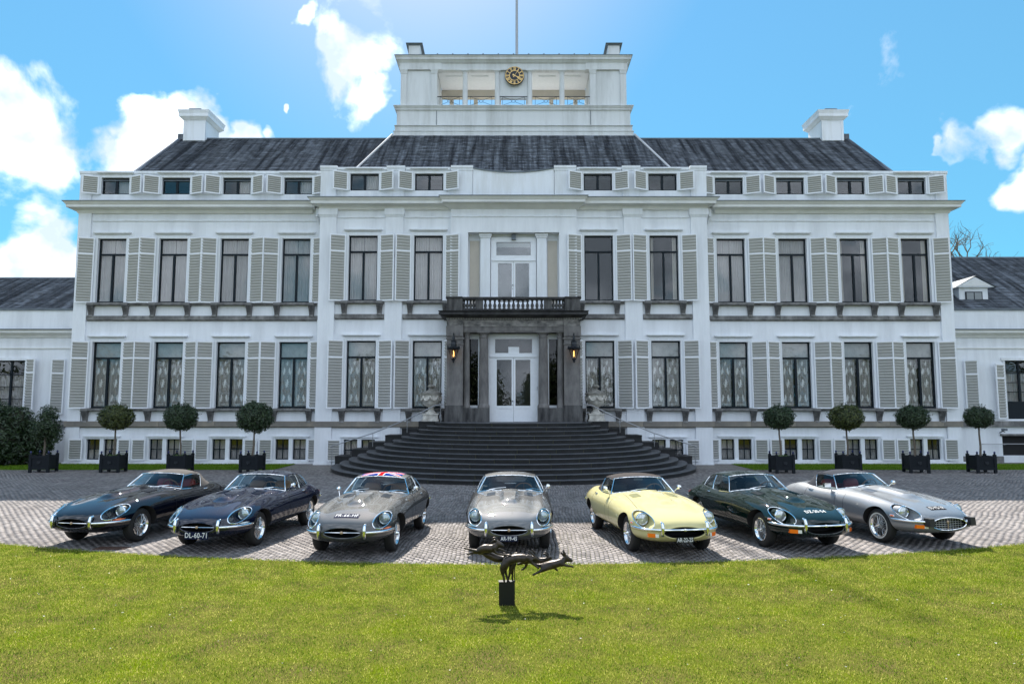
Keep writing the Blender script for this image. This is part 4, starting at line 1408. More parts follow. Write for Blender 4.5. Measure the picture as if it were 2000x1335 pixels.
# behind the columns: white door case, side lights
DY = PF + .72
glazed_door('entrance_door', -1.16, 1.16, 2.08, 6.30, DY, 5.16, 5.38, .78, palace, M_glass)
mb = MB(); mb.box(-.25, .27, DY + .03, DY + .055, 5.38, 5.68); mb.build('paper_notice', M_woodwhite, palace)
for sg in (-1, 1):
    x0, x1 = sorted((sg * 1.62, sg * 2.30)); mb = MB(); mb.box(x0, x0 + .08, DY, DY + .1, 2.7, 6.3); mb.box(x1 - .08, x1, DY, DY + .1, 2.7, 6.3)
    mb.box(x0 + .08, x1 - .08, DY, DY + .1, 2.7, 2.88); mb.box(x0 + .08, x1 - .08, DY, DY + .1, 6.05, 6.3); sl = mb.build('side_light', M_woodwhite, palace)
    mb = MB(); mb.box(x0 + .08, x1 - .08, DY + .05, DY + .056, 2.88, 6.05); mb.build('pane', M_glass_dark, sl)
    x0, x1 = sorted((sg * 1.162, sg * 1.618)); mb = MB(); mb.box(x0, x1, DY, DY + .08, 2.08, 6.32); mb.build('door_panelling', M_woodwhite, palace)
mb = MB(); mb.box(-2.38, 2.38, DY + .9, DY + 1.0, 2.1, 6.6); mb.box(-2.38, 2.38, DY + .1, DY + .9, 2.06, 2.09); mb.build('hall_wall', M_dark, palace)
mb = MB(); mb.box(-2.38, 2.38, PF + .1, YC + .36, 6.32, 6.38); mb.build('portico_soffit', M_portico, portico)
mb = MB(); mb.tube([(1.13, DY - .02, 3.6), (1.13, DY - .08, 3.62), (1.13, DY - .08, 3.75), (1.13, DY - .02, 3.77)], .012, 6); mb.build('bell_pull', M_rail, palace)

for pn, mb in REST.items():
    par = bpy.data.objects[pn]
    o = mb.build('slat', M_slat, par, loc=(0, WL[pn].y, 0)); tag(o, kind='stuff')
REST = {}

# ---------------- lanterns on the portico piers
M_flame = bpy.data.materials.new('lamp_filament'); M_flame.use_nodes = True
_b = M_flame.node_tree.nodes['Principled BSDF']; _b.inputs['Emission Color'].default_value = (1, .50, .12, 1); _b.inputs['Emission Strength'].default_value = 2.5; _b.inputs['Base Color'].default_value = (1, .6, .2, 1)
M_lampglass = glass('lantern_glass', (.96, .9, .85), 1.35)


def lantern(x, lab):
    root = empty('wall_lantern', (x, PF - .32, 4.82)); tag(root, lab, 'lantern', 'lit lanterns on the portico')
    def R(r, z, k=6, a0=0.5): return [(r * cos((i + a0) * pi / 3), r * sin((i + a0) * pi / 3), z) for i in range(k)]
    lo, hi = R(.10, .20), R(.27, .68)
    mb = MB()
    for i in range(6):
        mb.tube([lo[i], hi[i]], .012, 4)
    mb.tube(lo, .018, 4, closed=True); mb.tube(hi, .018, 4, closed=True)
    cage = mb.local('lantern_cage', M_black_metal, root)
    mb = MB(); r0, r1 = R(.095, .21), R(.262, .67)
    for i in range(6): j = (i + 1) % 6; mb.add([r0[i], r0[j], r1[j], r1[i]], [(0, 1, 2, 3)])
    mb.local('lantern_glass', M_lampglass, root)
    mb = MB(); mb.lathe([(.31, .66), (.32, .70), (.29, .73), (.13, .80), (.12, .84), (.14, .86), (.12, 1.0), (.15, 1.02), (.10, 1.06), (.05, 1.08), (.06, 1.2), (.02, 1.3), (0, 1.36)], n=12)
    for i in range(6): p = R(.29, .74)[i]; mb.lathe([(.03, 0), (.035, .04), (0, .09)], (p[0], p[1], p[2] - .01), 6)
    mb.local('lantern_roof', M_black_metal, root, smooth=True)
    mb = MB(); mb.lathe([(.11, .20), (.09, .17), (.05, .14), (.07, .10), (.03, .05), (0, 0)], n=10); mb.local('finial', M_black_metal, root, smooth=True)
    mb = MB(); mb.lathe([(0, .30), (.03, .32), (.028, .42), (.03, .52), (0, .60)], n=8); mb.local('lamp', M_flame, root, smooth=True)
    mb = MB(); mb.tube([(0, .33, 1.0), (0, .25, 1.25), (0, .1, 1.42), (0, -.02, 1.40), (0, 0, 1.30)], .028, 6); mb.tube([(0, .33, 1.0), (0, .31, .9)], .05, 6)
    mb.tube([(0, .15, 1.35), (0.02, .02, 1.18), (0, .12, 1.1), (0, .3, 1.1)], .018, 5)
    mb.local('bracket', M_black_metal, root)


lantern(-2.80, 'black hexagonal lantern with a glowing bulb on the left portico pier')
lantern(2.82, 'black hexagonal lantern with a glowing bulb on the right portico pier')

# ---------------- entrance steps: thirteen nested round steps with black cheek blocks
steps = empty('entrance_steps', (0, 33.95, 0)); tag(steps, 'wide fan of dark rounded stone steps rising to the portico', 'steps')
for k in range(13):
    r = 8.3 - 0.385 * k; z0, z1 = 0.1615 * k, 0.1615 * (k + 1)
    z0 = max(0, z0 - 0.0); ri = max(0.0, r - 1.0) if k < 12 else 0
    mb = MB(); n = 72; pr = [(r - 0.03, z0 - (0.02 if k == 0 else 0.0)), (r - 0.03, z1 - 0.055), (r, z1 - 0.05), (r + 0.004, z1 - 0.012), (r - 0.008, z1 + 0.0), (ri, z1 + 0.0)]
    rows = []
    for (q, z) in pr:
        rows.append([(33.95 * 0 + q * cos(pi + pi * i / n), 33.95 + q * sin(pi + pi * i / n), z) for i in range(n + 1)])
        rows[-1] = [(rows[-1][0][0], 34.35, z)] + rows[-1] + [(rows[-1][-1][0], 34.35, z)]
    core = MB(); q_ = [[(x * (1 - .012 / r), 33.95 + (y - 33.95) * (1 - .012 / r) if y < 34 else y, z - .004) for x, y, z in rw] for rw in rows]
    core.grid(q_); st = core.build('step', M_joint, steps, smooth=True, sharp=25)
    rs_ = random.Random(20 + k); nb = max(5, int(pi * r / 1.55)); cuts = [0] + sorted(min(.985, max(.015, (i + rs_.uniform(-.16, .16)) / nb)) for i in range(1, nb)) + [1]
    for a0, a1 in zip(cuts[:-1], cuts[1:]):
        sb = MB(); g_ = .0035 / r; m_ = max(3, int(72 * (a1 - a0)) + 1); dz = rs_.uniform(-.003, .003); dr = rs_.uniform(-.004, .004)
        rr2 = []
        for (q, z) in pr:
            rw = [((q + dr) * cos(pi + pi * t), 33.95 + (q + dr) * sin(pi + pi * t), z + dz) for t in np.linspace(a0 + g_, a1 - g_, m_)]
            if a0 == 0: rw = [(rw[0][0], 34.35, z + dz)] + rw
            if a1 == 1: rw = rw + [(rw[-1][0], 34.35, z + dz)]
            rr2.append(rw)
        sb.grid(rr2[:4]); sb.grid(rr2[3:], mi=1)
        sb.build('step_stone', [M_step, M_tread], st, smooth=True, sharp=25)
mb = MB(); mb.box(-3.6, 3.6, 33.9, 36.0, 1.9, 2.096); mb.box(-3.4, 3.4, 34.0, 35.4, 0.0, 1.9); mb.build('landing', M_step, steps)
for sg in (-1, 1):
    for j in range(6):
        ztop = 2.13 - j * 0.323; ra = 4.48 + j * 0.78; x0, x1 = sorted((sg * (ra - 0.78 if j else 3.15), sg * ra))
        mb = MB(); mb.box(x0 + .003, x1 - .003, 33.98, YC - .13, 0, ztop - .07); mb.box(x0 - .0, x1 + .0, 33.95, YC - .13, ztop - .07, ztop); mb.build('cheek_block', M_step, steps)
for sg, lab in ((-1, 'left'), (1, 'right')):
    hr = empty('handrail', (sg * 3.45, 33.9, 2.1)); tag(hr, 'thin steel handrail sloping down the %s side of the steps' % lab, 'handrail', 'handrails of the steps')
    pts = [(3.35, 2.93), (3.72, 2.86), (5.0, 2.22), (6.6, 1.58), (8.5, 0.98), (8.6, .9)]
    mb = MB(); mb.tube([(sg * a, 33.9, z) for a, z in pts], .024, 8); mb.build('rail', M_rail, hr, smooth=True)
    for a, zt, zb in ((3.42, 2.92, 2.1), (5.0, 2.22, 1.6), (6.6, 1.58, .95), (8.5, .98, 0.0)):
        mb = MB(); mb.tube([(sg * a, 33.9, zb), (sg * a, 33.9, zt)], .017, 6); mb.build('post', M_rail, hr, smooth=True)


def urn(x, lab):
    root = empty('stone_urn', (x, 34.35, 2.13)); tag(root, lab, 'urn', 'stone urns flanking the entrance')
    mb = MB(); mb.box(-.40, .40, -.4, .4, 0, .09); mb.box(-.35, .35, -.35, .35, .09, .30); mb.box(-.39, .39, -.39, .39, .30, .36); mb.local('pedestal', M_urn, root)
    mb = MB(); mb.lathe([(.27, .36), (.27, .41), (.18, .46), (.13, .54), (.15, .62), (.13, .65), (.24, .70), (.37, .82), (.44, .98), (.45, 1.08), (.42, 1.12), (.43, 1.2), (.50, 1.26), (.51, 1.30)], n=28)
    mb.local('bowl', M_urn, root, smooth=True)
    mb = MB()
    for i in range(8):                       # swags of garland with masks between
        a0 = i * pi / 4; pts = []
        for j in range(7):
            t = j / 6; a = a0 + t * pi / 4; dz = -.14 * (1 - (2 * t - 1) ** 2)
            pts.append(((.46 + .01) * cos(a), .47 * sin(a), 1.12 + dz))
        mb.tube(pts, [.02, .035, .045, .05, .045, .035, .02], 6)
        mb.lathe([(0, 0), (.05, .03), (.06, .09), (.04, .15), (0, .17)], (.47 * cos(a0), .47 * sin(a0), 1.05), 6)
    mb.local('garland', M_urn, root, smooth=True)
    mb = MB(); mb.lathe([(.52, 1.28), (.53, 1.32), (.46, 1.36), (.40, 1.37), (.28, 1.42), (.14, 1.48), (.08, 1.54), (.10, 1.58), (.17, 1.62), (.18, 1.67), (.10, 1.72), (0, 1.74)], n=24)
    mb.local('lid', mat('urn_dark_lid', (.09, .085, .075), .9, col2=(.3, .29, .26), vscale=6, bump=.6), root, smooth=True)


urn(-3.93, 'lidded stone urn with garlands at the left end of the top step')
urn(3.93, 'lidded stone urn with garlands at the right end of the top step')

# ---------------- low wings
def wing(sg, lab, roof_y, roof_z):
    w = empty('palace_wing', (sg * 30, 36.9, 0)); tag(w, lab, 'building wing')
    y = 36.9; x0, x1 = (22.32, 46)
    def bx(mb, a, b, *r): p, q = sorted((sg * a, sg * b)); mb.box(p, q, *r)
    mb = MB(); hs = []
    wx = 25.95 if sg < 0 else 26.1
    z0, z1 = (2.5, 5.2)
    p, q = sorted((sg * x0, sg * x1)); hx = sorted((sg * (wx - .78), sg * (wx + .78)))
    if sg > 0: z0 = 2.2
    holes = [(hx[0], hx[1], z0, z1)]
    if sg > 0: holes.append((24.95, 26.6, 0.35, 1.35))
    wall_grid(mb, p, q, 0, 7.9, y, .3, holes); mb.build('wall', M_white, w)
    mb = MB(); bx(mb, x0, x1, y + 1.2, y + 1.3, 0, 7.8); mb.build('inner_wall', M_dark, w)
    mb = MB(); bx(mb, x0, x1, y - .10, y, 6.40, 6.48); mb.taper(p, q, y - .14, y, 6.48, 6.6, 0, .14); bx(mb, x0, x1, y - .34, y, 6.6, 6.76); bx(mb, x0, x1, y - .05, y, 5.80, 5.86); mb.build('cornice', M_cornice, w)
    mb = MB(); bx(mb, x0, x1, y - .42, y, 6.76, 6.80); mb.build('gutter', M_lead, w)
    mb = MB(); bx(mb, x0, x1, y - .06, y + .3, 7.80, 7.9); mb.build('parapet_coping', M_lead, w)
    xs_ = x0
    for i in range(9):
        mb = MB(); bx(mb, xs_ + .006, xs_ + 2.6, y - .14, y + .01, 1.82, 2.10); mb.build('band_stone', M_stone, w); xs_ += 2.606
    # window
    f = MB(); a, b = hx
    zt = z1 - (.72 if sg < 0 else .65)
    f.box(a, a + .07, y + .12, y + .2, z0, z1); f.box(b - .07, b, y + .12, y + .2, z0, z1); f.box(a + .07, b - .07, y + .12, y + .2, z1 - .07, z1); f.box(a + .07, b - .07, y + .12, y + .2, z0, z0 + (.09 if sg < 0 else .9))
    zb0 = z0 + (.09 if sg < 0 else .9)
    f.box((a + b) / 2 - .05, (a + b) / 2 + .05, y + .11, y + .2, zb0, z1 - .07); f.box(a + .07, b - .07, y + .11, y + .19, zt - .03, zt + .03)
    for k in (1, 2): z = zb0 + (zt - zb0) * k / 3; f.box(a + .07, b - .07, y + .13, y + .19, z - .015, z + .015)
    wo = f.build('window', M_frame, w)
    g = MB(); g.box(a + .07, b - .07, y + .16, y + .166, zb0, z1 - .07); g.build('pane', M_glass, wo)
    cm = curtain_mesh(a, b, zb0, zt + .05, y + .3, M_curtain, 12, .03)
    inst('curtain', cm, wo, (0, 0, 0), world=False).location = -WL[wo.name]
    mb = MB(); mb.box(a - .1, a, y - .03, y, z0, z1); mb.box(b, b + .1, y - .03, y, z0, z1); mb.box(a - .2, b + .25, y - .07, y, z1 + .0, z1 + .14); mb.build('architrave', M_trim, w)
    for s, xx in ((-1, a - .1), (1, b + .1)):
        shutter(w, 'wing', xx, y - .08, z0 - .02 if sg < 0 else z0 + .0, s, radians(20))
    # further shutters by the corner
    if sg < 0: shutter(w, 'wing', -22.95 - .1, y - .1, 2.45, -1, radians(24))
    else: shutter(w, 'wing', 23.15, y - .12, 2.4, 1, radians(22))
    # roof
    xa, xb = (x0, x1)
    P00, P10 = (p, y + .3, 7.84), (q, y + .3, 7.84); P01, P11 = (p, roof_y, roof_z), (q, roof_y, roof_z)
    roof_plane(w, P00, P10, P01, P11, 8 + sg)
    mb = MB(); mb.add([P01, P11, (q, roof_y * 2 - y, 7.8), (p, roof_y * 2 - y, 7.8)], [(0, 1, 2, 3)]); mb.build('roof_rear', M_slate, w)
    mb = MB(); mb.tube([P01, P11], .08, 6); mb.build('ridge', M_lead, w)
    return w


wl = wing(-1, 'low white side wing at the left edge with a stained slate roof', 42.0, 10.42)
wr = wing(1, 'low white side wing at the right edge with a dormer in its slate roof', 43.6, 12.0)
# dormer
mb = MB(); y = 38.3
mb.box(24.1, 25.65, y + .05, y + 2.5, 8.25, 9.25); dm = mb.build('dormer', M_trim, wr)
mb = MB(); mb.box(24.42, 25.33, y - .0, y + .05, 8.55, 9.02); mb.build('window', M_frame, dm)
for a, b in ((24.47, 24.85), (24.90, 25.28)): mb = MB(); mb.box(a, b, y - .012, y - .004, 8.6, 8.97); mb.build('pane', mat('net_pane', (.22, .24, .25), .15), dm)
mb = MB(); mb.prism([(23.85, 9.25), (25.9, 9.25), (24.875, 9.80)], y - .15, y + 2.8); mb.build('pediment', M_trim, dm)
mb = MB(); mb.prism([(24.1, 9.32), (25.65, 9.32), (24.875, 9.70)], y - .17, y - .152); mb.build('pediment_panel', M_cornice, dm)
mb = MB(); mb.add([(23.75, y - .22, 9.22), (24.875, y - .22, 9.86), (24.875, y + 3, 9.86), (23.75, y + 3, 9.22)], [(0, 1, 2, 3)]); mb.add([(24.875, y - .22, 9.86), (26.0, y - .22, 9.22), (26.0, y + 3, 9.22), (24.875, y + 3, 9.86)], [(0, 1, 2, 3)]); mb.build('dormer_roof', M_lead, dm)
mb = MB(); mb.box(24.0, 25.75, y - .15, y + .05, 8.1, 8.25); mb.build('dormer_sill', M_lead, dm)
# basement door and rail of the right wing
mb = MB(); mb.box(24.95, 26.6, 37.1, 37.14, .35, 1.35); mb.build('basement_door', M_dark, wr)
mb = MB(); mb.box(24.85, 26.7, 36.82, 36.9, 1.35, 1.45); mb.box(22.4, 24.9, 36.78, 36.9, 0, .32); mb.build('wall_base', M_stone, wr)
mb = MB(); mb.tube([(23.7, 36.6, .95), (26.8, 36.6, .95)], .02, 6)
for x in (23.8, 25.0, 26.5): mb.tube([(x, 36.6, .95), (x, 36.88, .9)], .015, 5)
mb.build('wall_rail', M_rail, wr)
mb = MB(); mb.tube([(24.8, 36.85, 1.5), (24.8, 36.6, 1.6), (24.8, 36.45, 1.55)], .03, 6); mb.box(24.72, 24.88, 36.35, 36.6, 1.62, 1.72); mb.build('wall_lamp', M_lead, wr)
for pn, mb in REST.items():
    par = bpy.data.objects[pn]
    o = mb.build('slat', M_slat, par, loc=tuple(WL[pn])); tag(o, kind='stuff')
# ================================================================== THE CARS
KC = 1.06                                           # size of the cars against the design table below
S0 = 2.11                                           # station of the car's origin (middle of the wheelbase)


def pchip(xs, ys):
    xs = np.array(xs, float); ys = np.array(ys, float)
    h = np.diff(xs); d = np.diff(ys) / h; m = np.zeros(len(xs))
    m[0], m[-1] = d[0], d[-1]
    for i in range(1, len(xs) - 1):
        if d[i - 1] * d[i] > 0:
            w1 = 2 * h[i] + h[i - 1]; w2 = h[i] + 2 * h[i - 1]; m[i] = (w1 + w2) / (w1 / d[i - 1] + w2 / d[i])

    def f(x):
        x = np.clip(x, xs[0], xs[-1]); i = np.clip(np.searchsorted(xs, x) - 1, 0, len(h) - 1)
        t = (x - xs[i]) / h[i]
        return float((2 * t**3 - 3 * t**2 + 1) * ys[i] + (t**3 - 2 * t**2 + t) * h[i] * m[i] + (-2 * t**3 + 3 * t**2) * ys[i + 1] + (t**3 - t**2) * h[i] * m[i + 1])
    return f


ST = [0, .02, .06, .15, .30, .50, .75, .89, 1.2, 1.6, 2.0, 2.6, 3.0, 3.33, 3.7, 4.0, 4.25, 4.40, 4.45]
F_top = pchip(ST, [.535, .560, .600, .650, .705, .760, .812, .835, .872, .905, .925, .930, .930, .930, .885, .815, .73, .66, .62])
F_mid = pchip(ST, [.445, .45, .46, .48, .50, .52, .53, .535, .55, .565, .575, .58, .59, .60, .59, .58, .57, .56, .55])
F_bot = pchip(ST, [.355, .335, .305, .272, .245, .225, .21, .205, .20, .20, .20, .20, .205, .22, .26, .32, .40, .46, .49])
F_hw = pchip(ST, [.37, .42, .50, .605, .69, .752, .790, .802, .812, .815, .818, .825, .828, .822, .775, .70, .585, .44, .34])
F_n = pchip([0, .1, .5, 1, 2, 2.6, 3.3, 4.0, 4.45], [2.2, 2.3, 2.45, 2.6, 2.9, 2.9, 2.6, 2.3, 2.1])
F_fen = pchip([0, .15, .35, .6, 1.0, 1.6, 2.0, 2.5, 3.0, 3.33, 3.7, 4.1, 4.45], [0, .012, .034, .040, .034, .018, .0, 0, .022, .038, .03, .01, 0])


def ss(e0, e1, x):
    t = min(1, max(0, (x - e0) / (e1 - e0))); return t * t * (3 - 2 * t)


def ring(s, half=23, flare=0.0):
    hw, zt, zm, zb, n = F_hw(s), F_top(s), F_mid(s), F_bot(s), F_n(s)
    fl = flare * (math.exp(-((s - .89) / .42) ** 2) + math.exp(-((s - 3.33) / .42) ** 2))
    right = []
    low = 13
    for i in range(low):
        a = -pi / 2 + (pi / 2) * i / low
        x = hw * abs(cos(a)) ** (2 / 3.2); z = zm - (zm - zb) * abs(sin(a)) ** (2 / 3.2)
        right.append((x * (1 + fl * .5), z))
    for i in range(half + 1):
        t = i / half; a = (pi / 2) * (t ** 1.0)
        x = hw * abs(cos(a)) ** (2 / n); z = zm + (zt - zm) * abs(sin(a)) ** (2 / n)
        if i == half: x = 0.0
        z += F_fen(s) * math.exp(-((x - hw * .80) / .12) ** 2) * ss(0, .25, t)
        z -= .010 * ss(.3, .7, s) * (1 - ss(1.7, 1.95, s)) * math.exp(-((x - .44) / .09) ** 2)
        # power bulge of the bonnet
        if s < 1.95:
            e = (x / .185) ** 2 + (max(0, 1.02 - s) / .33) ** 2
            z += .050 * (1 - ss(.35, 1.0, e)) * (1 - ss(1.78, 1.9, s))
        right.append((x * (1 + fl * .5), z))
    left = [(-x, z) for x, z in right[1:-1]][::-1]
    return [(x, s - S0, z) for x, z in right + left]


def cyl_obj(c, r, axis, h0, h1, m, n=40, rz=None):
    mb = MB(); rz = rz or r
    prof0 = []; b = 0
    for h in (h0, h1):
        for j in range(n):
            a = 2 * pi * j / n
            if axis == 'x': mb.v.append((h, c[1] + r * cos(a), c[2] + rz * sin(a)))
            else: mb.v.append((c[0] + r * cos(a), h, c[2] + rz * sin(a)))
    for j in range(n): mb.f.append([j, (j + 1) % n, n + (j + 1) % n, n + j]); mb.m.append(0)
    mb.f.append(list(range(n))[::-1]); mb.m.append(0); mb.f.append([n + j for j in range(n)]); mb.m.append(0)
    me = mb.mesh('cut', m); bm = bmesh.new(); bm.from_mesh(me); bmesh.ops.recalc_face_normals(bm, faces=bm.faces); bm.to_mesh(me); bm.free()
    o = bpy.data.objects.new('cut', me); COL.objects.link(o); return o


def box_obj(x0, x1, y0, y1, z0, z1, m):
    mb = MB(); mb.box(x0, x1, y0, y1, z0, z1); me = mb.mesh('cut', m)
    o = bpy.data.objects.new('cut', me); COL.objects.link(o); return o


M_paint0 = mat('paint_placeholder', (.5, .5, .5), .3)
M_arch = mat('wheel_well_black', (.008, .008, .009), .9)
M_cabin = mat('cabin_lining', (.012, .012, .013), .8)
M_mouthdark = mat('mouth_black', (.004, .004, .005), .6)
M_scoop = M_paint0
M_chrome = mat('chrome', (.86, .87, .88), .06, metal=1.0)
M_tyre = mat('tyre_rubber', (.012, .012, .012), .75, bump=.3, bscale=80)
M_white_band = mat('whitewall_rubber', (.55, .54, .50), .7)
M_rubber = mat('black_rubber', (.010, .010, .011), .55)
M_orange = mat('amber_lens', (.85, .16, .01), .12, coat=1)
M_clear = mat('clear_lens', (.75, .75, .72), .1, coat=1)
M_redlens = mat('red_lens', (.5, .01, .01), .15, coat=1)
M_lens = mat('headlamp_lens', (.62, .66, .66), .08, metal=.55, coat=1, var=.3, vscale=30)
M_carglass = glass('car_glass', (.72, .77, .77), 1.42)
M_cover = glass('headlamp_cover_glass', (.90, .93, .93), 1.25)
M_seam = mat('panel_gap', (.003, .003, .003), .9)
M_plate = mat('number_plate_blue_black', (.010, .014, .040), .9, spec=.1)
M_char = mat('plate_white_characters', (.72, .72, .72), .8, spec=.1)
M_badge = mat('badge_enamel', (.45, .33, .24), .4, metal=.5)
M_grille = mat('grille_steel', (.5, .51, .52), .4, metal=.8)
M_louv = mat('louvre_shadow', (.02, .02, .02), .6)


def make_body(variant):
    flare = .05 if variant == 3 else 0.0
    ss_ = [0, .008, .02, .035, .06, .09, .12, .15] + [round(.18 + .0333 * i, 4) for i in range(127)] + [4.42, 4.44, 4.45]
    ss_ = sorted(set(ss_ + [1.80, 2.05, 3.0])); ss_ = [a for i, a in enumerate(ss_) if i == 0 or a - ss_[i - 1] > .006]
    rows = [ring(a, flare=flare) for a in ss_]; n = len(rows[0])
    mb = MB()
    for r in rows: mb.v.extend(r)
    for i in range(len(rows) - 1):
        for j in range(n):
            j2 = (j + 1) % n; mb.f.append([i * n + j, i * n + j2, (i + 1) * n + j2, (i + 1) * n + j]); mb.m.append(0)
    mb.f.append([j for j in range(n)][::-1]); mb.f.append([(len(rows) - 1) * n + j for j in range(n)]); mb.m += [0, 0]
    me = mb.mesh('body', M_paint0)
    bm = bmesh.new(); bm.from_mesh(me); bmesh.ops.recalc_face_normals(bm, faces=bm.faces); bm.to_mesh(me)
    bvh = BVHTree.FromBMesh(bm); bm.free()
    o = bpy.data.objects.new('body_tmp', me); COL.objects.link(o)
    cuts = []
    for s in (.89, 3.33):
        for sg in (-1, 1):
            cuts.append(cyl_obj((0, s - S0, .325 if s < 1 else .31), .352 if s < 1 else .345, 'x', sg * .50, sg * 1.1, M_arch, rz=(.352 if s < 1 else .335)))
    if variant == 1: mo = (.315, .082, .448)
    elif variant == 2: mo = (.36, .098, .442)
    else: mo = (.37, .105, .445)
    cuts.append(cyl_obj((0, 0, mo[2]), mo[0], 'y', -.3 - S0, .34 - S0, M_mouthdark, n=56, rz=mo[1]))
    HL = (.60, .624, .114 if variant == 1 else .122)
    for sg in (-1, 1):
        cuts.append(cyl_obj((sg * HL[0], 0, HL[1]), HL[2], 'y', -.3 - S0, (.62 if variant == 1 else .66) - S0, M_paint0, n=48))
    cuts.append(box_obj(-.58, .58, 2.06 - S0, 3.10 - S0, .42, 1.3, M_cabin))
    for c in cuts:
        md = o.modifiers.new('b', 'BOOLEAN'); md.operation = 'DIFFERENCE'; md.object = c; md.solver = 'EXACT'
        try: md.material_mode = 'TRANSFER'
        except Exception: pass
    dg = bpy.context.evaluated_depsgraph_get(); dg.update()
    out = bpy.data.meshes.new_from_object(o.evaluated_get(dg))
    for c in cuts + [o]: bpy.data.objects.remove(c)
    names = [m.name if m else '' for m in out.materials]
    V = [tuple(v.co) for v in out.vertices]
    parts = {'body': MB(), 'bonnet': MB(), 'door_l': MB(), 'door_r': MB()}
    maps = {k: {} for k in parts}
    for p in out.polygons:
        c = p.center; s = c.y + S0; nm = names[p.material_index] if names else ''
        slot = 1 if nm.startswith('wheel_well') else 2 if nm.startswith('cabin') else 3 if nm.startswith('mouth') else 0
        k = 'body'
        if slot == 0:
            if s < 1.80: k = 'bonnet'
            elif 2.05 < s < 3.0 and c.z > .29 and abs(c.x) > .60 and c.z < .90: k = 'door_r' if c.x > 0 else 'door_l'
        elif s < 1.5: k = 'bonnet'
        P = parts[k]; mp = maps[k]; f = []
        for vi in p.vertices:
            if vi not in mp: mp[vi] = len(P.v); P.v.append(V[vi])
            f.append(mp[vi])
        P.f.append(f); P.m.append(slot)
    return parts, bvh, mo, HL


BODY = {v: make_body(v) for v in (1, 2, 3)}


def paint(name, col, metal=0.0, rough=.9, ior=1.5):
    m = mat(name, col, rough, metal=metal, coat=1.0, var=.05, vscale=2, coat_rough=.018, spec=.02)
    m.node_tree.nodes['Principled BSDF'].inputs['Coat IOR'].default_value = ior
    return m


PAINTS = {
    'navy': paint('navy_black_paint', (.0012, .0025, .007), ior=1.6),
    'blue': paint('dark_blue_paint', (.0015, .0045, .020), ior=1.6),
    'gun': paint('gunmetal_paint', (.050, .051, .052), .15, .6, 1.75),
    'steel': paint('steel_grey_paint', (.070, .073, .077), .2, .55, 1.9),
    'primrose': paint('primrose_yellow_paint', (.55, .495, .245), ior=1.45),
    'green': paint('dark_green_paint', (.0006, .009, .007), ior=1.55),
    'silver': paint('silver_paint', (.20, .21, .225), .2, .55, 1.75)}
M_hoodB = mat('beige_grey_hood_cloth', (.10, .092, .086), .95, spec=.1, bump=.4, bscale=120, var=.1)
M_hoodG = mat('taupe_hood_cloth', (.055, .048, .046), .95, spec=.1, bump=.4, bscale=120, var=.1)
M_hoodK = mat('charcoal_hood_cloth', (.040, .044, .055), .95, spec=.1, bump=.4, bscale=120, var=.1)
M_redleather = mat('red_leather', (.28, .015, .012), .5)
M_blackleather = mat('black_leather', (.02, .02, .02), .5)
M_tan = mat('tan_leather', (.30, .17, .09), .5)


def wheel_meshes():
    W = {}
    mb = MB()
    prof = [(.200, -.075), (.215, -.082), (.260, -.088), (.295, -.078), (.312, -.055), (.315, -.02), (.315, .02), (.312, .055), (.295, .078), (.260, .088), (.215, .082), (.200, .075)]
    mb.lathe(prof, n=40, axis='x'); mb.lathe([(.200, -.075), (.200, .075)], n=40, axis='x')
    W['tyre'] = mb.mesh('wheel', M_tyre, smooth=True, sharp=40)
    mb = MB(); mb.lathe([(.196, -.078), (.203, -.083), (.196, -.070), (.180, -.055), (.172, -.02), (.172, .02), (.180, .055), (.196, .070), (.205, .086), (.198, .088), (.192, .078)], n=40, axis='x')
    W['rim'] = mb.mesh('rim', M_chrome, smooth=True, sharp=50)
    mb = MB()
    for i in range(52):
        a = 2 * pi * i / 52; b = a + (.22 if i % 2 else -.22); xo = (.070, .03, -.02, .05)[i % 4]
        mb.tube([(.078 if i % 2 else .02, .036 * cos(b), .036 * sin(b)), (xo, .182 * cos(a), .182 * sin(a))], .0030, 3, caps=False)
    W['spokes'] = mb.mesh('spokes', mat('spoke_steel', (.75, .76, .77), .32, metal=1.0))
    mb = MB(); mb.lathe([(.034, -.02), (.040, .03), (.040, .085), (.030, .10), (.026, .115), (.014, .13), (0, .134)], n=16, axis='x')
    for a in (0.5, 0.5 + pi): mb.tube([(.115, .02 * cos(a), .02 * sin(a)), (.118, .072 * cos(a), .072 * sin(a))], [.016, .008], 6)
    W['hub'] = mb.mesh('hub', M_chrome, smooth=True)
    mb = MB(); mb.lathe([(.17, -.04), (.04, -.04)], n=24, axis='x'); mb.lathe([(.12, -.03), (.12, -.045)], n=24, axis='x'); W['disc'] = mb.mesh('brake_disc', mat('brake_disc_grey', (.05, .05, .052), .6, metal=.5))
    mb = MB(); mb.lathe([(.212, .0828), (.222, .0852), (.236, .0875), (.240, .0876)], n=40, axis='x'); W['band'] = mb.mesh('whitewall', M_white_band, smooth=True)
    return W


WM = wheel_meshes()


def text_mesh(s, size, m, name='characters', bold=0.0):
    cu = bpy.data.curves.new('t', 'FONT'); cu.body = s; cu.size = size; cu.align_x = 'CENTER'; cu.align_y = 'CENTER'; cu.offset = bold; cu.space_character = 1.05
    cu.resolution_u = 2
    o = bpy.data.objects.new('t', cu); COL.objects.link(o); dg = bpy.context.evaluated_depsgraph_get(); dg.update()
    me = bpy.data.meshes.new_from_object(o.evaluated_get(dg)); me.name = name
    bpy.data.objects.remove(o); me.materials.clear(); me.materials.append(m); return me


def flip_x(rows): return [[(-x, y, z) for x, y, z in r] for r in rows]


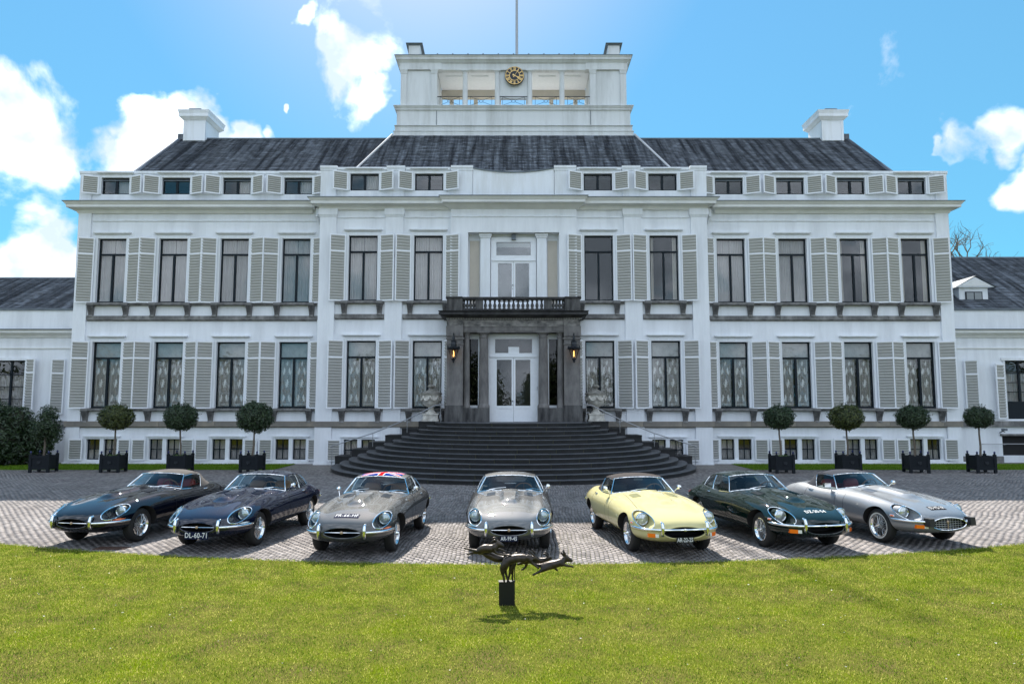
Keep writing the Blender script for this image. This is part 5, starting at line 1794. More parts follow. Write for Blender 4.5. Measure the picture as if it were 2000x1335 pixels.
def make_car(name, label, X, Y, phi, paintkey, variant, roof, hood=None, trim=None, plate=None, plate_pos='bumper', lamp='amber', mirrors=(), flag=False, white=False, wipers=3, ind=None, group='classic sports cars parked in a row'):
    PT = PAINTS[paintkey]; parts, bvh, mo, HL = BODY[variant]
    # X, Y give the middle of the front axle on the ground
    d = (sin(phi), cos(phi)); k = KC * (S0 - .89)
    root = empty('parked_car', (X + d[0] * k, Y + d[1] * k, 0.002), -phi); root.scale = (KC,) * 3
    tag(root, label, 'car', group)
    A = lambda n_, mb, m, par=root, **kw: mb.local(n_, m, par, **kw)

    def down(x, s):
        h = bvh.ray_cast(Vector((x, s - S0, 3)), Vector((0, 0, -1))); return h[0].z if h[0] else F_top(s)

    def front(x, z):
        h = bvh.ray_cast(Vector((x, -3.5, z)), Vector((0, 1, 0))); return (h[0].y if h[0] else .5 - S0)

    def side(s, z, sg=1):
        h = bvh.ray_cast(Vector((sg * 2, s - S0, z)), Vector((-sg, 0, 0))); return (h[0].x if h[0] else sg * F_hw(s))
    mats = [PT, M_arch, M_cabin, M_mouthdark]
    A('body', parts['body'], mats, smooth=True, sharp=32); A('bonnet', parts['bonnet'], mats, smooth=True, sharp=32)
    A('door', parts['door_l'], mats, smooth=True, sharp=32); A('door', parts['door_r'], mats, smooth=True, sharp=32)
    # shut lines
    for sg in (-1, 1):
        mb = MB()
        def ribbon(pts, w=.0045):
            pr = []
            for i, p in enumerate(pts):
                q0 = Vector(pts[max(0, i - 1)]); q1 = Vector(pts[min(len(pts) - 1, i + 1)]); t = (q1 - q0).normalized()
                loc, nr, _, _ = bvh.find_nearest(Vector(p)); b = t.cross(nr).normalized() * w; c = loc + nr * .0018
                pr.append((c - b, c + b))
            mb.grid([[a for a, b in pr], [b for a, b in pr]])
        ribbon([(sg * (.50 + .10 * ss(1.8, .6, s)), s - S0, down(sg * (.50 + .10 * ss(1.8, .6, s)), s)) for s in np.linspace(.68, 1.86, 26)])
        for s in (1.80, 2.05, 3.0): ribbon([(side(s, z, sg), s - S0, z) for z in np.linspace(.26, .84, 14)])
        ribbon([(side(s, .275, sg), s - S0, .275) for s in np.linspace(1.27, 3.0, 20)])
        A('shut_line', mb, M_seam)
    # bonnet louvres
    for sg in (-1, 1):
        mb = MB(); rows = []
        for s in np.linspace(1.42, 1.72, 8): rows.append([(sg * x, s - S0, down(sg * x, s) + .003) for x in np.linspace(.27, .45, 5)])
        mb.grid(rows); lv = A('louvre_panel', mb, PT)
        mb = MB()
        for s in np.linspace(1.44, 1.70, 11): mb.grid([[(sg * x, s + q - S0, down(sg * x, s) + h) for x in np.linspace(.28, .44, 4)] for q, h in ((-.009, .004), (.0, .013), (.003, .004))])
        A('louvre_fins', mb, PT, par=lv)
    # ---- greenhouse
    coupe = roof == 'coupe'
    if coupe:
        rs = [2.46, 2.75, 3.05, 3.35, 3.65, 3.95, 4.20, 4.35]; rx = [.50, .525, .515, .48, .43, .37, .31, .27]; rz = [1.130, 1.158, 1.135, 1.065, .965, .86, .76, .69]
        cs = [2.36, 2.72, 3.04, 3.35, 3.65, 3.95, 4.22, 4.38]; cz = [1.175, 1.216, 1.20, 1.14, 1.045, .925, .80, .70]
        bs = [2.16, 2.6, 3.0, 3.35, 3.7, 3.98, 4.22, 4.36]; bx = [.655, .69, .685, .64, .56, .47, .37, .29]
        gl_end = .40
    else:
        rs = [2.46, 2.70, 2.92, 3.06, 3.16, 3.24]; rx = [.50, .53, .525, .51, .50, .52]; rz = [1.120, 1.150, 1.130, 1.06, .975, .90]
        cs = [2.36, 2.70, 2.96, 3.14, 3.26, 3.36]; cz = [1.160, 1.205, 1.195, 1.12, 1.01, .925]
        bs = [2.16, 2.45, 2.72, 2.95, 3.12, 3.24]; bx = [.655, .685, .69, .685, .66, .60]
        gl_end = .44
    n = len(rs); tt = np.linspace(0, 1, n)
    fr = [pchip(tt, q) for q in (rs, rx, rz, cs, cz, bs, bx)]

    def rail(t): return Vector((fr[1](t), fr[0](t) - S0, fr[2](t)))

    def belt(t):
        x, s = fr[6](t), fr[5](t); return Vector((x, s - S0, down(x, s) - .004))

    def roofp(t, v):                                  # v -1..1 across
        x = fr[1](t) * v; e = abs(v) ** 2.4
        return Vector((x, (fr[3](t) * (1 - e) + fr[0](t) * e) - S0, fr[4](t) * (1 - e) + fr[2](t) * e))

    def sidep(t, u, sg=1):                            # u 0 belt .. 1 rail
        p = belt(t).lerp(rail(t), u); p.x += .018 * sin(pi * u); return Vector((sg * p.x, p.y, p.z))

    base = lambda v: (lambda x, s: Vector((x, s - S0, down(x, s) + .004)))(.655 * v, 1.86 + .30 * abs(v) ** 2.2)
    NT = 30; T = np.linspace(0, 1, NT + 1)
    skin = PT if coupe else hood
    mb = MB()
    mb.grid([[roofp(t, v) for v in np.linspace(-1, 1, 19)] for t in T if not (coupe and .52 < t < .80)] if not coupe else [[roofp(t, v) for v in np.linspace(-1, 1, 19)] for t in T if t <= .55])
    if coupe:
        for a, b in ((-1, -.82), (.82, 1)): mb.grid([[roofp(t, v) for v in np.linspace(a, b, 4)] for t in np.linspace(.55, .82, 8)])
        mb.grid([[roofp(t, v) for v in np.linspace(-1, 1, 19)] for t in np.linspace(.82, 1, 6)])
    for sg in (-1, 1):
        ts = [t for t in T if t >= gl_end]; ts = [gl_end] + ts
        mb.grid([[sidep(t, u, sg) for u in np.linspace(0, 1, 7)] for t in ts], flip=sg < 0)
        mb.grid([[sidep(t, u, sg) for u in (.90, 1.0)] for t in np.linspace(0, gl_end, 10)], flip=sg < 0)
    A('roof' if coupe else 'soft_top', mb, skin, smooth=True, sharp=45)
    if not coupe:
        mb = MB()
        for t in (.02, .33, .60): mb.tube([roofp(t, v) + Vector((0, 0, .004)) for v in np.linspace(-.97, .97, 15)], .006, 4)
        A('hood_seam', mb, skin)
    # glass
    mb = MB(); hv = np.linspace(-.965, .965, 17)
    mb.grid([[base(v).lerp(roofp(0, v), u) + Vector((0, -.012 * sin(pi * u), 0)) for v in hv] for u in np.linspace(.02, .97, 7)])
    A('windscreen', mb, M_carglass, smooth=True)
    mb = MB(); mb.tube([base(v) for v in np.linspace(-1, 1, 21)], .011, 6); mb.tube([roofp(0, v) + Vector((0, -.004, .0)) for v in np.linspace(-1, 1, 21)], .012, 6)
    for sg in (-1, 1): mb.tube([base(sg), base(sg).lerp(roofp(0, sg), .5) + Vector((0, -.01, 0)), roofp(0, sg)], .015, 6)
    A('windscreen_frame', mb, M_chrome, smooth=True)
    tdiv = .215 if coupe else None
    for sg in (-1, 1):
        mb = MB(); w0 = [sidep(t, u, sg) for t in (0,) for u in (0,)]
        mb.grid([[sidep(t, u, sg) for u in np.linspace(.02, .90, 6)] for t in np.linspace(.0, gl_end, 12)], flip=sg < 0)
        sw = A('side_window', mb, M_carglass, smooth=True)
        mb = MB(); mb.tube([sidep(t, .02, sg) for t in np.linspace(0, gl_end, 14)], .009, 5)
        mb.tube([sidep(t, .90, sg) for t in np.linspace(0, gl_end, 14)], .007, 5); mb.tube([sidep(gl_end, u, sg) for u in np.linspace(.02, .9, 6)], .007, 5)
        if coupe: mb.tube([sidep(tdiv, u, sg) for u in np.linspace(0, .9, 6)], .011, 5)
        A('window_trim', mb, M_chrome, par=sw, smooth=True)
    if coupe:
        mb = MB(); mb.grid([[roofp(t, v) + Vector((0, 0, -.003)) for v in np.linspace(-.82, .82, 9)] for t in np.linspace(.55, .82, 6)]); A('rear_window', mb, M_carglass, smooth=True)
    # wipers
    for i in range(wipers):
        v0 = (-.62, -.08, .50)[i] if wipers == 3 else (-.5, .25)[i]
        a = base(v0) + Vector((0, -.03, .012)); b = base(v0 + .22).lerp(roofp(0, v0 + .22), .10) + Vector((0, -.02, .015)); c = base(v0 - .30).lerp(roofp(0, v0 - .25), .03) + Vector((0, -.024, .012)); e = base(v0 + .50).lerp(roofp(0, v0 + .5), .13) + Vector((0, -.022, .012))
        mb = MB(); mb.tube([a, b], .007, 5); mb.tube([base(v0 - .02) + Vector((0, -.024, .02)), b, e], .0055, 4); A('wiper', mb, M_chrome if i % 2 == 0 else M_rubber)
    # ---- cabin
    lm = trim or M_blackleather
    for sg in (-1, 1):
        mb = MB()
        def pad(x0, x1, y0, y1, z0, z1, r=.05):
            b0 = len(mb.v); m_ = MB(); m_.lathe([(max(.0001, abs(sin(pi * i / 8)) ** .5), -math.copysign(abs(cos(pi * i / 8)) ** .6, cos(pi * i / 8))) for i in range(9)], n=16)
            for (x, y, z) in m_.v:
                sx = math.copysign(abs(x) ** .55, x) if x else 0; sy = math.copysign(abs(y) ** .55, y) if y else 0
                q = max(1e-6, (x * x + y * y) ** .5); f = q ** .3
                mb.v.append(((x0 + x1) / 2 + (x1 - x0) / 2 * max(-1, min(1, sx * q ** .3)), (y0 + y1) / 2 + (y1 - y0) / 2 * max(-1, min(1, sy * q ** .3)), (z0 + z1) / 2 + (z1 - z0) / 2 * z))
            for f_ in m_.f: mb.f.append([b0 + i for i in f_]); mb.m.append(0)
        xc = sg * .28
        pad(xc - .20, xc + .20, 2.45 - S0, 2.90 - S0, .42, .56); pad(xc - .19, xc + .19, 2.86 - S0, 2.99 - S0, .50, 1.0)
        A('seat', mb, lm, smooth=True, sharp=60)
    mb = MB(); mb.box(-.52, .52, 2.08 - S0, 2.18 - S0, .72, .875); mb.box(-.57, .57, 3.02 - S0, 3.09 - S0, .45, .88); A('dashboard', mb, lm if trim is M_redleather else M_cabin)
    mb = MB(); c = Vector((.28, 2.36 - S0, .86)); ax = Vector((0, .9, .42)).normalized(); u = Vector((1, 0, 0)); w = ax.cross(u)
    mb.tube([c + (u * cos(i * pi / 14) + w * sin(i * pi / 14)) * .185 for i in range(28)], .012, 6, closed=True)
    for a in (0.3, pi - .3, 1.5 * pi): mb.tube([c, c + (u * cos(a) + w * sin(a)) * .18], .008, 4)
    mb.tube([c, c - ax * .25], .02, 6); A('steering_wheel', mb, mat('wood_rim', (.16, .07, .02), .35), smooth=True)
    mb = MB(); q = roofp(0.04, 0) + Vector((0, .03, -.06)); mb.box(q.x - .09, q.x + .09, q.y - .01, q.y + .01, q.z - .025, q.z + .025); A('interior_mirror', mb, mat('mirror_back_grey', (.12, .13, .14), .5))
    # ---- lamps
    for sg in (-1, 1):
        cx, cz_, r = sg * HL[0], HL[1], HL[2]
        if variant == 1: deep = .50; rl = .082
        else: deep = .43; rl = .090
        mb = MB(); yb = deep - S0
        mb.lathe([(rl + .016, 0.0), (rl + .020, .02), (rl + .008, .035), (rl, .025)], (cx, yb, cz_), 28, axis='y'); hl = A('headlight', mb, M_chrome, smooth=True, sharp=50)
        mb = MB(); mb.lathe([(rl + .002, .022), (rl * .8, .040), (rl * .45, .052), (0, .056)], (cx, yb, cz_), 28, axis='y'); A('headlight_lens', mb, M_lens, par=hl, smooth=True, sharp=70)
        mb = MB(); mb.lathe([(.02, .0), (rl + .016, 0), (rl + .016, -.14), (.02, -.14)], (cx, yb, cz_), 20, axis='y'); A('headlight_bowl', mb, M_rubber if variant == 1 else PT, par=hl)
        pts = []
        for i in range(44):
            a = 2 * pi * i / 44; x = cx + (r + .004) * cos(a); z = cz_ + (r + .004) * sin(a); pts.append((x, front(x, z) - .002, z))
        mb = MB(); mb.tube(pts, .0105 if variant == 1 else .008, 6, closed=True); A('headlight_surround', mb, M_chrome, par=hl, smooth=True)
        if variant == 1:
            mb = MB(); rows = []
            for q in (0.001, .3, .6, .85, 1.0):
                rows.append([(cx + r * q * cos(a), front(cx + r * q * cos(a), cz_ + r * q * sin(a)) - .004 - .02 * (1 - q * q), cz_ + r * q * sin(a)) for a in np.linspace(0, 2 * pi, 33)])
            mb.grid(rows); A('headlight_cover', mb, M_cover, par=hl, smooth=True)
    # ---- front bumper, overriders, mouth
    bz = .458 if variant == 1 else .492
    for sg in (-1, 1):
        pts = []
        x0 = .385
        for x in (x0, .43, .48): pts.append((sg * x, front(sg * x, bz) - .020, bz))
        s_prev = pts[-1][1] + S0
        for s in np.linspace(s_prev + .06, .535 if variant != 3 else .52, 9): pts.append((side(s, bz + .006 * s, sg) + sg * .018, s - S0, bz + .012 * (s - .1)))
        rr_ = [.023] * (len(pts) - 2) + [.020, .010]
        mb = MB(); mb.tube(pts, rr_, 8)
        # flatten the blade
        A('bumper', mb, M_chrome, smooth=True, sharp=60)
        if variant < 3:
            mb = MB(); f0 = front(sg * .40, .50)
            mb.tube([(sg * .392, f0 + .02, bz + .125), (sg * .392, f0 - .045, bz + .110), (sg * .392, f0 - .062, bz + .05), (sg * .392, f0 - .062, bz - .03), (sg * .392, f0 - .045, bz - .085), (sg * .392, f0 + .0, bz - .09)], [.018, .027, .030, .030, .026, .014], 8)
            A('overrider', mb, M_chrome, smooth=True, sharp=60)
        else:
            f0 = front(sg * .43, .50); mb = MB(); x0_, x1_ = sorted((sg * .385, sg * .50)); mb.taper(x0_, x1_, f0 - .13, f0 + .02, bz - .075, bz + .07, .0, -.008)
            A('overrider', mb, M_rubber)
    nose = front(0, mo[2] + mo[1] + .02)
    mb = MB()
    pts = []
    for i in range(48):
        a = 2 * pi * i / 48; x = (mo[0] + .006) * cos(a); z = mo[2] + (mo[1] + .006) * sin(a); pts.append((x, front(x, z), z))
    mb.tube(pts, .011, 6, closed=True); mouth = A('mouth_lip', mb, PT if variant < 3 else M_chrome, smooth=True)
    if variant == 1:
        mb = MB(); mb.tube([(-mo[0] - .05, nose + .0, .455), (0, nose - .028, .458), (mo[0] + .05, nose + .0, .455)], .0085, 6); A('mouth_bar', mb, M_chrome, smooth=True)
    elif variant == 2:
        mb = MB(); mb.tube([(-.40, nose - .015, bz), (-.2, nose - .04, bz), (0, nose - .045, bz), (.2, nose - .04, bz), (.40, nose - .015, bz)], .019, 8); A('mouth_bar', mb, M_chrome, smooth=True)
    else:
        mb = MB()
        for z in np.linspace(-.075, .075, 5): w = mo[0] * sqrt(max(0, 1 - (z / mo[1]) ** 2)); mb.tube([(-w, nose + .02, mo[2] + z), (0, nose - .004, mo[2] + z), (w, nose + .02, mo[2] + z)], .0045, 4)
        for x in np.linspace(-.30, .30, 11): h = mo[1] * sqrt(1 - (x / mo[0]) ** 2); mb.tube([(x, nose + .012 - .01 * (1 - abs(x) / .3), mo[2] - h), (x, nose + .012 - .01 * (1 - abs(x) / .3), mo[2] + h)], .004, 4)
        A('grille', mb, M_grille)
    mb = MB(); zb_ = {1: .458, 2: bz, 3: mo[2] + .035}[variant]
    mb.lathe([(0, .020), (.016, .018), (.025, .011), (.027, 0)], (0, nose - (.028 if variant == 1 else .05 if variant == 2 else .0), zb_), 20, axis='y')
    if variant == 3: mb.tube([(0, nose - .01, zb_), (0, nose - .005, mo[2] - .09)], .009, 6)
    A('badge', mb, M_badge if variant != 2 else M_chrome, smooth=True)
    mb = MB(); mb.box(-mo[0] * .95, mo[0] * .95, .27 - S0, .28 - S0, mo[2] - mo[1] * .9, mo[2] + mo[1] * .9)
    for z in np.linspace(-.06, .06, 7): mb.box(-mo[0] * .8, mo[0] * .8, .262 - S0, .27 - S0, mo[2] + z - .003, mo[2] + z + .003)
    A('radiator', mb, M_arch)
    # indicators
    for sg in (-1, 1):
        if variant == 1:
            xi = .66; yi = front(sg * xi, .508)
            c1 = Vector((sg * .60, front(sg * .60, .498) + .010, .498)); c2 = Vector((side(.34, .498, sg) - sg * .010, .34 - S0, .498)); c3 = Vector((side(.45, .50, sg) - sg * .008, .45 - S0, .50))
            col = {'amber': M_orange, 'clear': M_clear}[lamp]
            mb = MB(); mb.tube([c1, c1.lerp(c2, .5), c2, c3], [.010, .019, .021, .008], 8); il = A('indicator', mb, col, smooth=True)
            mb = MB(); q = c1.lerp(c2, .32); mb.tube([c1 + Vector((sg * -.02, .0, 0)), q], [.011, .0195], 8); A('side_lens', mb, M_clear, par=il, smooth=True)
        else:
            zi = .405 if variant == 3 else .40; xa, xb = sg * .45, sg * .60
            ya, yb_ = front(xa, zi) - .006, front(xb, zi) - .006
            mb = MB()
            for (p, q, hh) in ((0, .32, .028), (.32, 1, .032)):
                P0 = Vector((xa + (xb - xa) * p, ya + (yb_ - ya) * p, zi)); P1 = Vector((xa + (xb - xa) * q, ya + (yb_ - ya) * q, zi))
                if p == 0 or True:
                    m_ = MB(); vs = []
                    for dz in (-hh, hh):
                        for P in (P0, P1): vs += [(P.x, P.y - .035, P.z + dz), (P.x, P.y + .02, P.z + dz)]
                    m_.add(vs, [(0, 1, 3, 2), (4, 6, 7, 5), (0, 2, 6, 4), (1, 5, 7, 3), (0, 4, 5, 1), (2, 3, 7, 6)])
                    outer = (p > 0)
                    if outer: il = m_.local('indicator', M_orange if True else 0, root)
                    else: m_.local('side_lens', M_clear, root)
            s_ = .50; mb = MB(); x = side(s_, .555, sg); y = s_ - S0
            mb.tube([(side(.475, .555, sg), .475 - S0, .555), (side(.545, .555, sg), .545 - S0, .555)], .017, 8); A('side_marker', mb, M_orange, smooth=True)
            mb = MB(); mb.tube([(side(.465, .555, sg) - sg * .004, .465 - S0, .555), (side(.555, .555, sg) - sg * .004, .555 - S0, .555)], .021, 8); A('marker_bezel', mb, M_chrome, smooth=True)
    # ---- rear
    for sg in (-1, 1):
        mb = MB(); pts = [(side(s, .58, sg) + sg * .014, s - S0, .58) for s in np.linspace(3.85, 4.38, 9)] + [(sg * .33, 4.475 - S0, .58)]
        mb.tube(pts, [.012] + [.024] * 8 + [.02], 8); A('rear_bumper', mb, M_chrome, smooth=True)
        mb = MB(); mb.tube([(side(4.12, .65, sg), 4.12 - S0, .65), (side(4.26, .65, sg), 4.26 - S0, .65), (side(4.36, .65, sg), 4.36 - S0, .65)], [.012, .028, .02], 8); A('tail_light', mb, M_redlens, smooth=True)
        xh = side(2.90, .80, sg); mb = MB(); mb.tube([(xh, 2.80 - S0, .80), (xh + sg * .022, 2.84 - S0, .802), (xh + sg * .022, 2.92 - S0, .802), (xh, 2.95 - S0, .80)], .011, 6); A('door_handle', mb, M_chrome, smooth=True)
    mb = MB()
    for x in (-.05, .05): mb.tube([(x, 3.9 - S0, .24), (x, 4.52 - S0, .28)], .025, 8)
    A('exhaust', mb, M_chrome, smooth=True)
    # ---- mirrors
    for kind, sg in mirrors:
        mb = MB()
        if kind == 'door':
            p = belt(.05); p.x *= sg; p.z += .02; hd = p + Vector((sg * .10, -.04, .10))
            mb.tube([p, p + Vector((sg * .03, -.03, .05)), hd], [.014, .009, .009], 6)
            mb.tube([hd + Vector((0, -.035, 0)), hd + Vector((0, -.02, 0)), hd + Vector((0, .02, 0))], [.012, .042, .05], 12)
        elif kind == 'box':
            p = belt(.10); p.x *= sg; hd = p + Vector((sg * .11, 0, .085)); mb.tube([p, hd], .011, 6); mb.box(hd.x - .075, hd.x + .075, hd.y - .03, hd.y + .03, hd.z - .03, hd.z + .05)
        else:
            x = sg * .60; s = 1.72; z = down(x, s); p = Vector((x, s - S0, z)); hd = p + Vector((sg * .02, 0, .13)); mb.tube([p, hd], [.012, .007], 6); mb.tube([hd + Vector((0, -.05, 0)), hd + Vector((0, -.03, 0)), hd + Vector((0, .01, 0))], [.008, .035, .042], 12)
        A('wing_mirror', mb, M_chrome, smooth=True, sharp=50)
    # ---- wheels
    for s in (.89, 3.33):
        for sg in (-1, 1):
            w_ = inst('wheel', WM['tyre'], root, (sg * (.640 if variant < 3 else .672), s - S0, .315), (random.uniform(0, 6) * 0, 0, 0 if sg > 0 else pi))
            for nm, me in (('rim', WM['rim']), ('spokes', WM['spokes']), ('hub', WM['hub']), ('brake_disc', WM['disc'])): inst(nm, me, w_)
            if white: inst('whitewall', WM['band'], w_)
    # ---- number plate
    if plate:
        if plate_pos == 'bumper':
            zc = {1: .318, 2: .328}[variant]; w, h = .150, .046
            if paintkey == 'blue': w, h = .215, .062
            yp = min(front(0, z_) for z_ in np.linspace(zc - h, zc + h + .02, 9)) - .024
            mb = MB(); mb.box(-w, w, yp, yp + .008, zc - h, zc + h); pl = A('number_plate', mb, M_plate if variant != 2 else mat('plate_black', (.01, .012, .02), .4))
            me = text_mesh(plate, h * 2.05, M_char, bold=.0015); bb = [v.co.x for v in me.vertices]; sc = min(1.0, (2 * w * .93) / (max(bb) - min(bb)))
            o = inst('characters', me, pl, (0, yp - .002, zc), (pi / 2, 0, 0)); o.scale = (sc, 1, 1)
            mb = MB()
            for a, b, c_, d_ in ((-w, w, h - .003, h), (-w, w, -h, -h + .003)): mb.box(a, b, yp - .001, yp, zc + c_, zc + d_)
        else:
            w, h = (.215 if paintkey != 'silver' else .17), .047; sc_s = .27
            def hoodp(x, v, off): s = sc_s + v * 1.0; return Vector((x, s - S0, down(x, s) + off))
            zb = .003
            me = text_mesh(plate, h * 2.0, M_char, bold=.001 if paintkey == 'green' else .0)
            bb = [v.co.x for v in me.vertices]; f = (2 * w * .92) / (max(bb) - min(bb))
            for v in me.vertices: q = hoodp(v.co.x * f, v.co.y * 1.35, zb + .004); v.co = q
            if paintkey != 'green':
                mb = MB(); mb.grid([[hoodp(x, v, zb) for x in np.linspace(-w, w, 13)] for v in np.linspace(-h * 1.45, h * 1.45, 7)]); pl = A('number_plate', mb, M_plate if paintkey == 'gun' else mat('plate_black', (.01, .01, .012), .9, spec=.1))
                inst('characters', me, pl)
            else: inst('characters', me, root)
    if flag:
        NX, NY = 72, 40; mb = MB(); P = [[roofp(.035 + .24 * j / NY, -.80 + 1.6 * i / NX) + Vector((0, 0, .004)) for i in range(NX + 1)] for j in range(NY + 1)]
        b0 = 0
        for r_ in P: mb.v.extend([tuple(p) for p in r_])
        for j in range(NY):
            for i in range(NX):
                u = ((i + .5) / NX - .5) * 2; v = ((j + .5) / NY - .5)      # u -1..1 wide, v -.5...5
                c_ = 0
                for s in (-1, 1):
                    dd = abs(u * .5 * 2 * .5 - s * v) / sqrt(.25 + 1) * 1.0 if False else abs(u * .5 - s * v) * .894
                    if dd < .075: c_ = max(c_, 1)
                    if dd < .030 and c_ <= 1: c_ = 2
                if abs(u) < .17 or abs(v) < .14: c_ = 1
                if abs(u) < .11 or abs(v) < .09: c_ = 2
                mb.f.append([j * (NX + 1) + i, j * (NX + 1) + i + 1, (j + 1) * (NX + 1) + i + 1, (j + 1) * (NX + 1) + i]); mb.m.append(c_)
        A('roof_flag', mb, [mat('flag_blue', (.004, .03, .20), .9, spec=.0), mat('flag_white', (.55, .55, .55), .9, spec=.0), mat('flag_red', (.50, .008, .012), .9, spec=.0)], smooth=True)
    return root


D = radians
make_car('c1', 'navy black roadster with a beige soft top and red seats, leftmost of the row', -8.33, 15.0, D(10.5), 'navy', 1, 'soft', M_hoodB, M_redleather, lamp='amber', mirrors=())
make_car('c2', 'dark blue coupe with number plate DL-60-71 hanging under its mouth', -5.78, 14.52, D(5.8), 'blue', 1, 'coupe', trim=M_tan, plate='DL-60-71', lamp='clear', mirrors=(('door', 1),))
make_car('c3', 'gunmetal grey coupe with a Union Jack on its roof and PR-66-HF on its bonnet', -2.98, 13.93, D(4.2), 'gun', 1, 'coupe', trim=M_tan, plate='PR-66-HF', plate_pos='bonnet', lamp='amber', mirrors=(('fender', -1), ('door', 1)), flag=True)
make_car('c4', 'steel grey coupe seen head-on in front of the steps, number plate AR-99-45', -0.08, 14.2, D(0.2), 'steel', 1, 'coupe', trim=M_blackleather, plate='AR-99-45', lamp='clear', mirrors=(('door', 1),))
make_car('c5', 'pale primrose yellow roadster with a taupe soft top, number plate AR-22-25', 2.92, 14.0, D(-8.2), 'primrose', 2, 'soft', M_hoodG, M_blackleather, plate='AR-22-25', mirrors=(('door', -1), ('door', 1)), wipers=2)
make_car('c6', 'dark green coupe with white number DZ-20-54 on its bonnet', 5.58, 14.45, D(-11.2), 'green', 2, 'coupe', trim=M_blackleather, plate='DZ-20-54', plate_pos='bonnet', mirrors=(), wipers=2)
make_car('c7', 'silver roadster with charcoal soft top, whitewall tyres and barred grille, rightmost of the row', 8.15, 14.96, D(-13.5), 'silver', 3, 'soft', M_hoodK, M_redleather, plate='03-YD-39', plate_pos='bonnet', mirrors=(('box', -1), ('door', 1)), white=True, wipers=2)
# ================================================================== PLANTS
def leaf_mat(name, c1, c2, rough=.38):
    m = bpy.data.materials.new(name); m.use_nodes = True
    t = m.node_tree; b = t.nodes['Principled BSDF']; out = t.nodes['Material Output']
    g = N(t, 'ShaderNodeNewGeometry'); mx = N(t, 'ShaderNodeMixRGB'); mx.inputs[1].default_value = (*c1, 1); mx.inputs[2].default_value = (*c2, 1)
    L(t, g.outputs['Random Per Island'], mx.inputs[0]); L(t, mx.outputs[0], b.inputs['Base Color']); b.inputs['Roughness'].default_value = rough
    tr = N(t, 'ShaderNodeBsdfTranslucent'); L(t, mx.outputs[0], tr.inputs[0]); ms = N(t, 'ShaderNodeMixShader'); ms.inputs[0].default_value = .25
    L(t, b.outputs[0], ms.inputs[1]); L(t, tr.outputs[0], ms.inputs[2]); L(t, ms.outputs[0], out.inputs[0])
    return m


M_leafD = leaf_mat('bay_leaf_dark', (.012, .030, .012), (.05, .085, .03))
M_leafY = leaf_mat('bay_leaf_olive', (.02, .04, .010), (.11, .13, .025))
M_rhodo = leaf_mat('rhododendron_leaf', (.010, .028, .012), (.045, .08, .028))
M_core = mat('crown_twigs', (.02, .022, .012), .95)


def leaf_cloud(name, blobs, n, size, m, seed, shell=0.35):
    """two-triangle folded leaves spread through overlapping ellipsoids; blobs: (cx,cy,cz,rx,ry,rz)"""
    r = np.random.default_rng(seed); B = np.array(blobs, float)
    vol = B[:, 3] * B[:, 4] + B[:, 4] * B[:, 5] + B[:, 3] * B[:, 5]; idx = r.choice(len(B), n, p=vol / vol.sum())
    d = r.normal(0, 1, (n, 3)); d /= np.linalg.norm(d, axis=1)[:, None]
    lump = 1 + 0.06 * np.sin(d[:, 0] * 9 + seed) * np.sin(d[:, 2] * 8) + 0.05 * np.sin(d[:, 1] * 13 + 2 * seed)
    rad = (1 - shell * r.uniform(0, 1, n) ** 1.6) * lump + r.normal(0, .02, n)
    c = B[idx, :3] + d * B[idx, 3:] * rad[:, None]
    nr = d + r.normal(0, .55, (n, 3)) + np.array([0, 0, .35]); nr /= np.linalg.norm(nr, axis=1)[:, None]
    t = np.cross(nr, r.normal(0, 1, (n, 3))); t /= np.linalg.norm(t, axis=1)[:, None]; b = np.cross(nr, t)
    s = size * r.uniform(.6, 1.3, n)[:, None]
    V = np.stack([c - t * s, c + b * s * .38 + nr * s * .15, c + t * s, c - b * s * .38 + nr * s * .15], 1)
    V[:, 2] -= nr * s * .1
    F = (np.array([(0, 1, 2), (0, 2, 3)])[None] + (np.arange(n) * 4)[:, None, None]).reshape(-1)
    return mesh_np(name, V.reshape(-1, 3), F, 3, m)


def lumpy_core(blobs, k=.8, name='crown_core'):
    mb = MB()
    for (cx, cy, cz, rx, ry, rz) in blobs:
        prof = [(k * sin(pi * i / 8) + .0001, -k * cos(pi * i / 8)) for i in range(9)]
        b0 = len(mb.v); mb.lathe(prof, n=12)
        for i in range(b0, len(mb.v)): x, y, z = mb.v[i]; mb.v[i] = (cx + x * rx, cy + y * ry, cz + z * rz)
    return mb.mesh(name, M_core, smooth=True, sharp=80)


ballb = [(0, 0, 0, .72, .72, .56)]
crown_meshes = [leaf_cloud('crown', ballb, 5200, .052, m, s) for m, s in ((M_leafY, 1), (M_leafD, 2), (M_leafD, 3), (M_leafY, 4))]
ME_ballcore = lumpy_core(ballb, .80)


